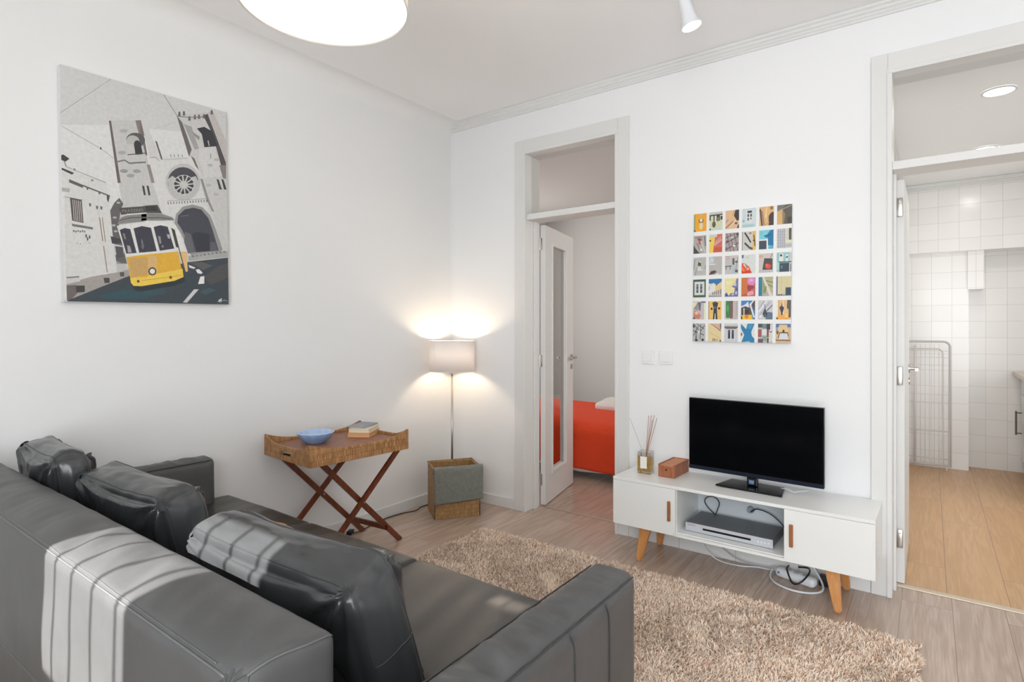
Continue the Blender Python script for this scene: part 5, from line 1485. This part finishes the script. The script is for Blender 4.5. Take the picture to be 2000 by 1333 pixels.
# ================================================================ bedroom
def bed():
    t = thing('bed', 'bed seen through the open bedroom door, white sheets under the red blanket', 'bed', (0, 0, 0))
    def mf(p, u, v, w): return p+Vector((0, 0, .006*noise.noise(Vector((p.x*5, p.y*5, 0)))))
    o = obj('mattress', soft((2.0, .92, .24), .05, (50, 24, 8), (.005, .005, .01), 0, mf), 'sheet', t, True); o.location = (.25, 1.505, .35)
    obj('bed_frame', box(-.72, 1.22, 1.10, 1.92, .17, .245, .01), 'dark', t)
    for x in (-.6, 1.1):
        for y in (1.2, 1.85): o = obj('leg', tube(bmesh.new(), [(x, y, 0), (x, y, .18)], .022, 12), 'dark', t)
    # blanket: hangs over the near side
    nx = 90; prof = [(1.005, .080), (1.002, .20), (1.003, .33), (1.012, .415), (1.045, .462), (1.10, .484), (1.25, .494), (1.45, .498), (1.70, .499), (1.93, .500)]
    pr = spline([(y, z, 0) for y, z in prof], 6); vs = []; fs = []; m = len(pr)
    for i in range(nx+1):
        x = -.74+i*(2.02/nx)
        for j, p in enumerate(pr):
            k = 1-j/(m-1); sl = -.045*(x-.70)*(1 if p.y > .4 else p.y/.4) if x > .2 else .0225
            hem = .045*(.9-x) if (j < 3 and x > -.5) else 0
            vs.append((x, p.x-.006*math.sin(x*9)*(1 if j < 14 else 0)+.004*noise.noise(Vector((x*6, p.y*4, 0))), p.y+sl+.012*noise.noise(Vector((x*2.2, p.x*2.5, 1)))*(1 if p.y > .42 else 0)))
    for i in range(nx):
        for j in range(m-1): fs.append((i*m+j, (i+1)*m+j, (i+1)*m+j+1, i*m+j+1))
    o = obj('bed_blanket', (vs, [], fs), 'red', None, True); s = o.modifiers.new('thickness', 'SOLIDIFY'); s.thickness = .007; s.offset = 1
    tag(o, 'orange-red blanket hanging over the near side of the bed in the bedroom', 'blanket')
    vs = []; fs = []
    for i in range(41):
        x = -.6+i*.04
        for j in range(6): vs.append((x, 1.022+.006*math.sin(x*7), .088+.045*(.9-x)-.05*max(0, min(1, (1.0-x)/.45))+j*.035))
    for i in range(40):
        for j in range(5): fs.append((i*6+j, (i+1)*6+j, (i+1)*6+j+1, i*6+j+1))
    o = obj('hanging_sheet', (vs, [], fs), 'sheet', t, True); s = o.modifiers.new('thickness', 'SOLIDIFY'); s.thickness = .003
    p = obj('pillow', soft((.62, .34, .09), .04, (40, 26, 8), (.01, .01, .02), .01, lambda p, u, v, w: p+Vector((0, 0, .008*noise.noise(p*8)))), 'sheet', None, True); p.location = (.70, 1.74, .548); p.rotation_euler = (R(6), 0, R(-4))
    tag(p, 'white pillow lying at the back of the bed on the red blanket', 'pillow')
bed()

# ================================================================ shaggy rug
def rug():
    X0, X1, Y0, Y1 = .690, 2.965, -2.05, -.455
    t = thing('shaggy_rug', 'shaggy beige rug with brown flecks on the floor between sofa and console', 'rug', ((X0+X1)/2, (Y0+Y1)/2, 0))
    ox, oy = t.location.x, t.location.y
    obj('rug_backing', box(X0-ox+.02, X1-ox-.02, Y0-oy+.02, Y1-oy-.02, 0, .008), simple('rug_backing', (150, 122, 100), .9), t)
    rg = np.random.default_rng(3); N_ = 230000
    x = rg.uniform(X0, X1, N_); y = rg.uniform(Y0, Y1, N_)
    # keep the outline a little uneven
    e = np.minimum(np.minimum(x-X0, X1-x), np.minimum(y-Y0, Y1-y)); wob = .008*np.sin(x*23+y*31)+.006*np.sin(x*57-y*41); keep = e > .010+wob; x, y = x[keep], y[keep]
    # hidden far under the sofa nothing shows: thin it out there
    keep = (y > -1.92) | (rg.random(len(x)) < .15); x, y = x[keep], y[keep]; n = len(x)
    f1 = np.sin(x*7.3+1.3*np.sin(y*5.1))+np.sin(y*8.7+1.7*np.sin(x*4.3)); f2 = np.sin(x*19+2*np.sin(y*13))+np.sin(y*23+2*np.sin(x*17))
    ang = f1*1.2+f2*.8+rg.normal(0, 1.3, n); lean = rg.uniform(.35, 1.25, n); ln = rg.uniform(.014, .027, n)
    dx, dy = np.cos(ang)*np.sin(lean), np.sin(ang)*np.sin(lean); dz = np.cos(lean)
    wd = rg.uniform(.0010, .0021, n); px, py = -np.sin(ang+rg.normal(0, .5, n)), np.cos(ang+rg.normal(0, .5, n))
    V = np.zeros((n, 6, 3)); 
    for k, (s, ww) in enumerate(((0, 1.0), (.55, 1.0), (1, .45))):
        cx = x-ox+dx*ln*(s**1.2); cy = y-oy+dy*ln*(s**1.2); cz = .006+dz*ln*s+.010*(s-s*s)+.002
        V[:, 2*k, 0] = cx-px*wd*ww; V[:, 2*k, 1] = cy-py*wd*ww; V[:, 2*k, 2] = cz
        V[:, 2*k+1, 0] = cx+px*wd*ww; V[:, 2*k+1, 1] = cy+py*wd*ww; V[:, 2*k+1, 2] = cz+.0006
    base = (np.arange(n)*6)[:, None]; Q = np.concatenate([base+np.array([0, 1, 3, 2]), base+np.array([2, 3, 5, 4])], 1).reshape(-1, 4)
    me = bpy.data.meshes.new('rug_pile'); me.vertices.add(n*6); me.vertices.foreach_set('co', V.astype(np.float32).ravel())
    me.loops.add(len(Q)*4); me.loops.foreach_set('vertex_index', Q.astype(np.int32).ravel()); me.polygons.add(len(Q)); me.polygons.foreach_set('loop_start', np.arange(0, len(Q)*4, 4, dtype=np.int32)); me.polygons.foreach_set('loop_total', np.full(len(Q), 4, dtype=np.int32))
    me.update(); me.validate()
    ca_, cb_, cc_ = np.array(lin((255, 238, 220))), np.array(lin((246, 220, 196))), np.array(lin((188, 148, 120)))
    r = rg.random(n); pd = np.clip(.16+.12*f2/2+.10*f1/2, .03, .5)
    c = np.where((r < pd)[:, None], cc_, np.where((r < .55)[:, None], cb_, ca_))*rg.uniform(.85, 1.12, n)[:, None]
    at = me.attributes.new('tuft', 'FLOAT_COLOR', 'POINT'); C4 = np.ones((n, 6, 4)); C4[:, :, :3] = c[:, None, :]; at.data.foreach_set('color', C4.astype(np.float32).ravel())
    M = Mat('rug_yarn'); a = M.node('ShaderNodeAttribute'); a.attribute_name = 'tuft'; me.materials.append(M.set(a.outputs['Color'], .75)); M.b.inputs['Sheen Weight'].default_value = .2
    o = bpy.data.objects.new('pile', me); COL.objects.link(o); o.parent = t; o['kind'] = 'stuff'
rug()
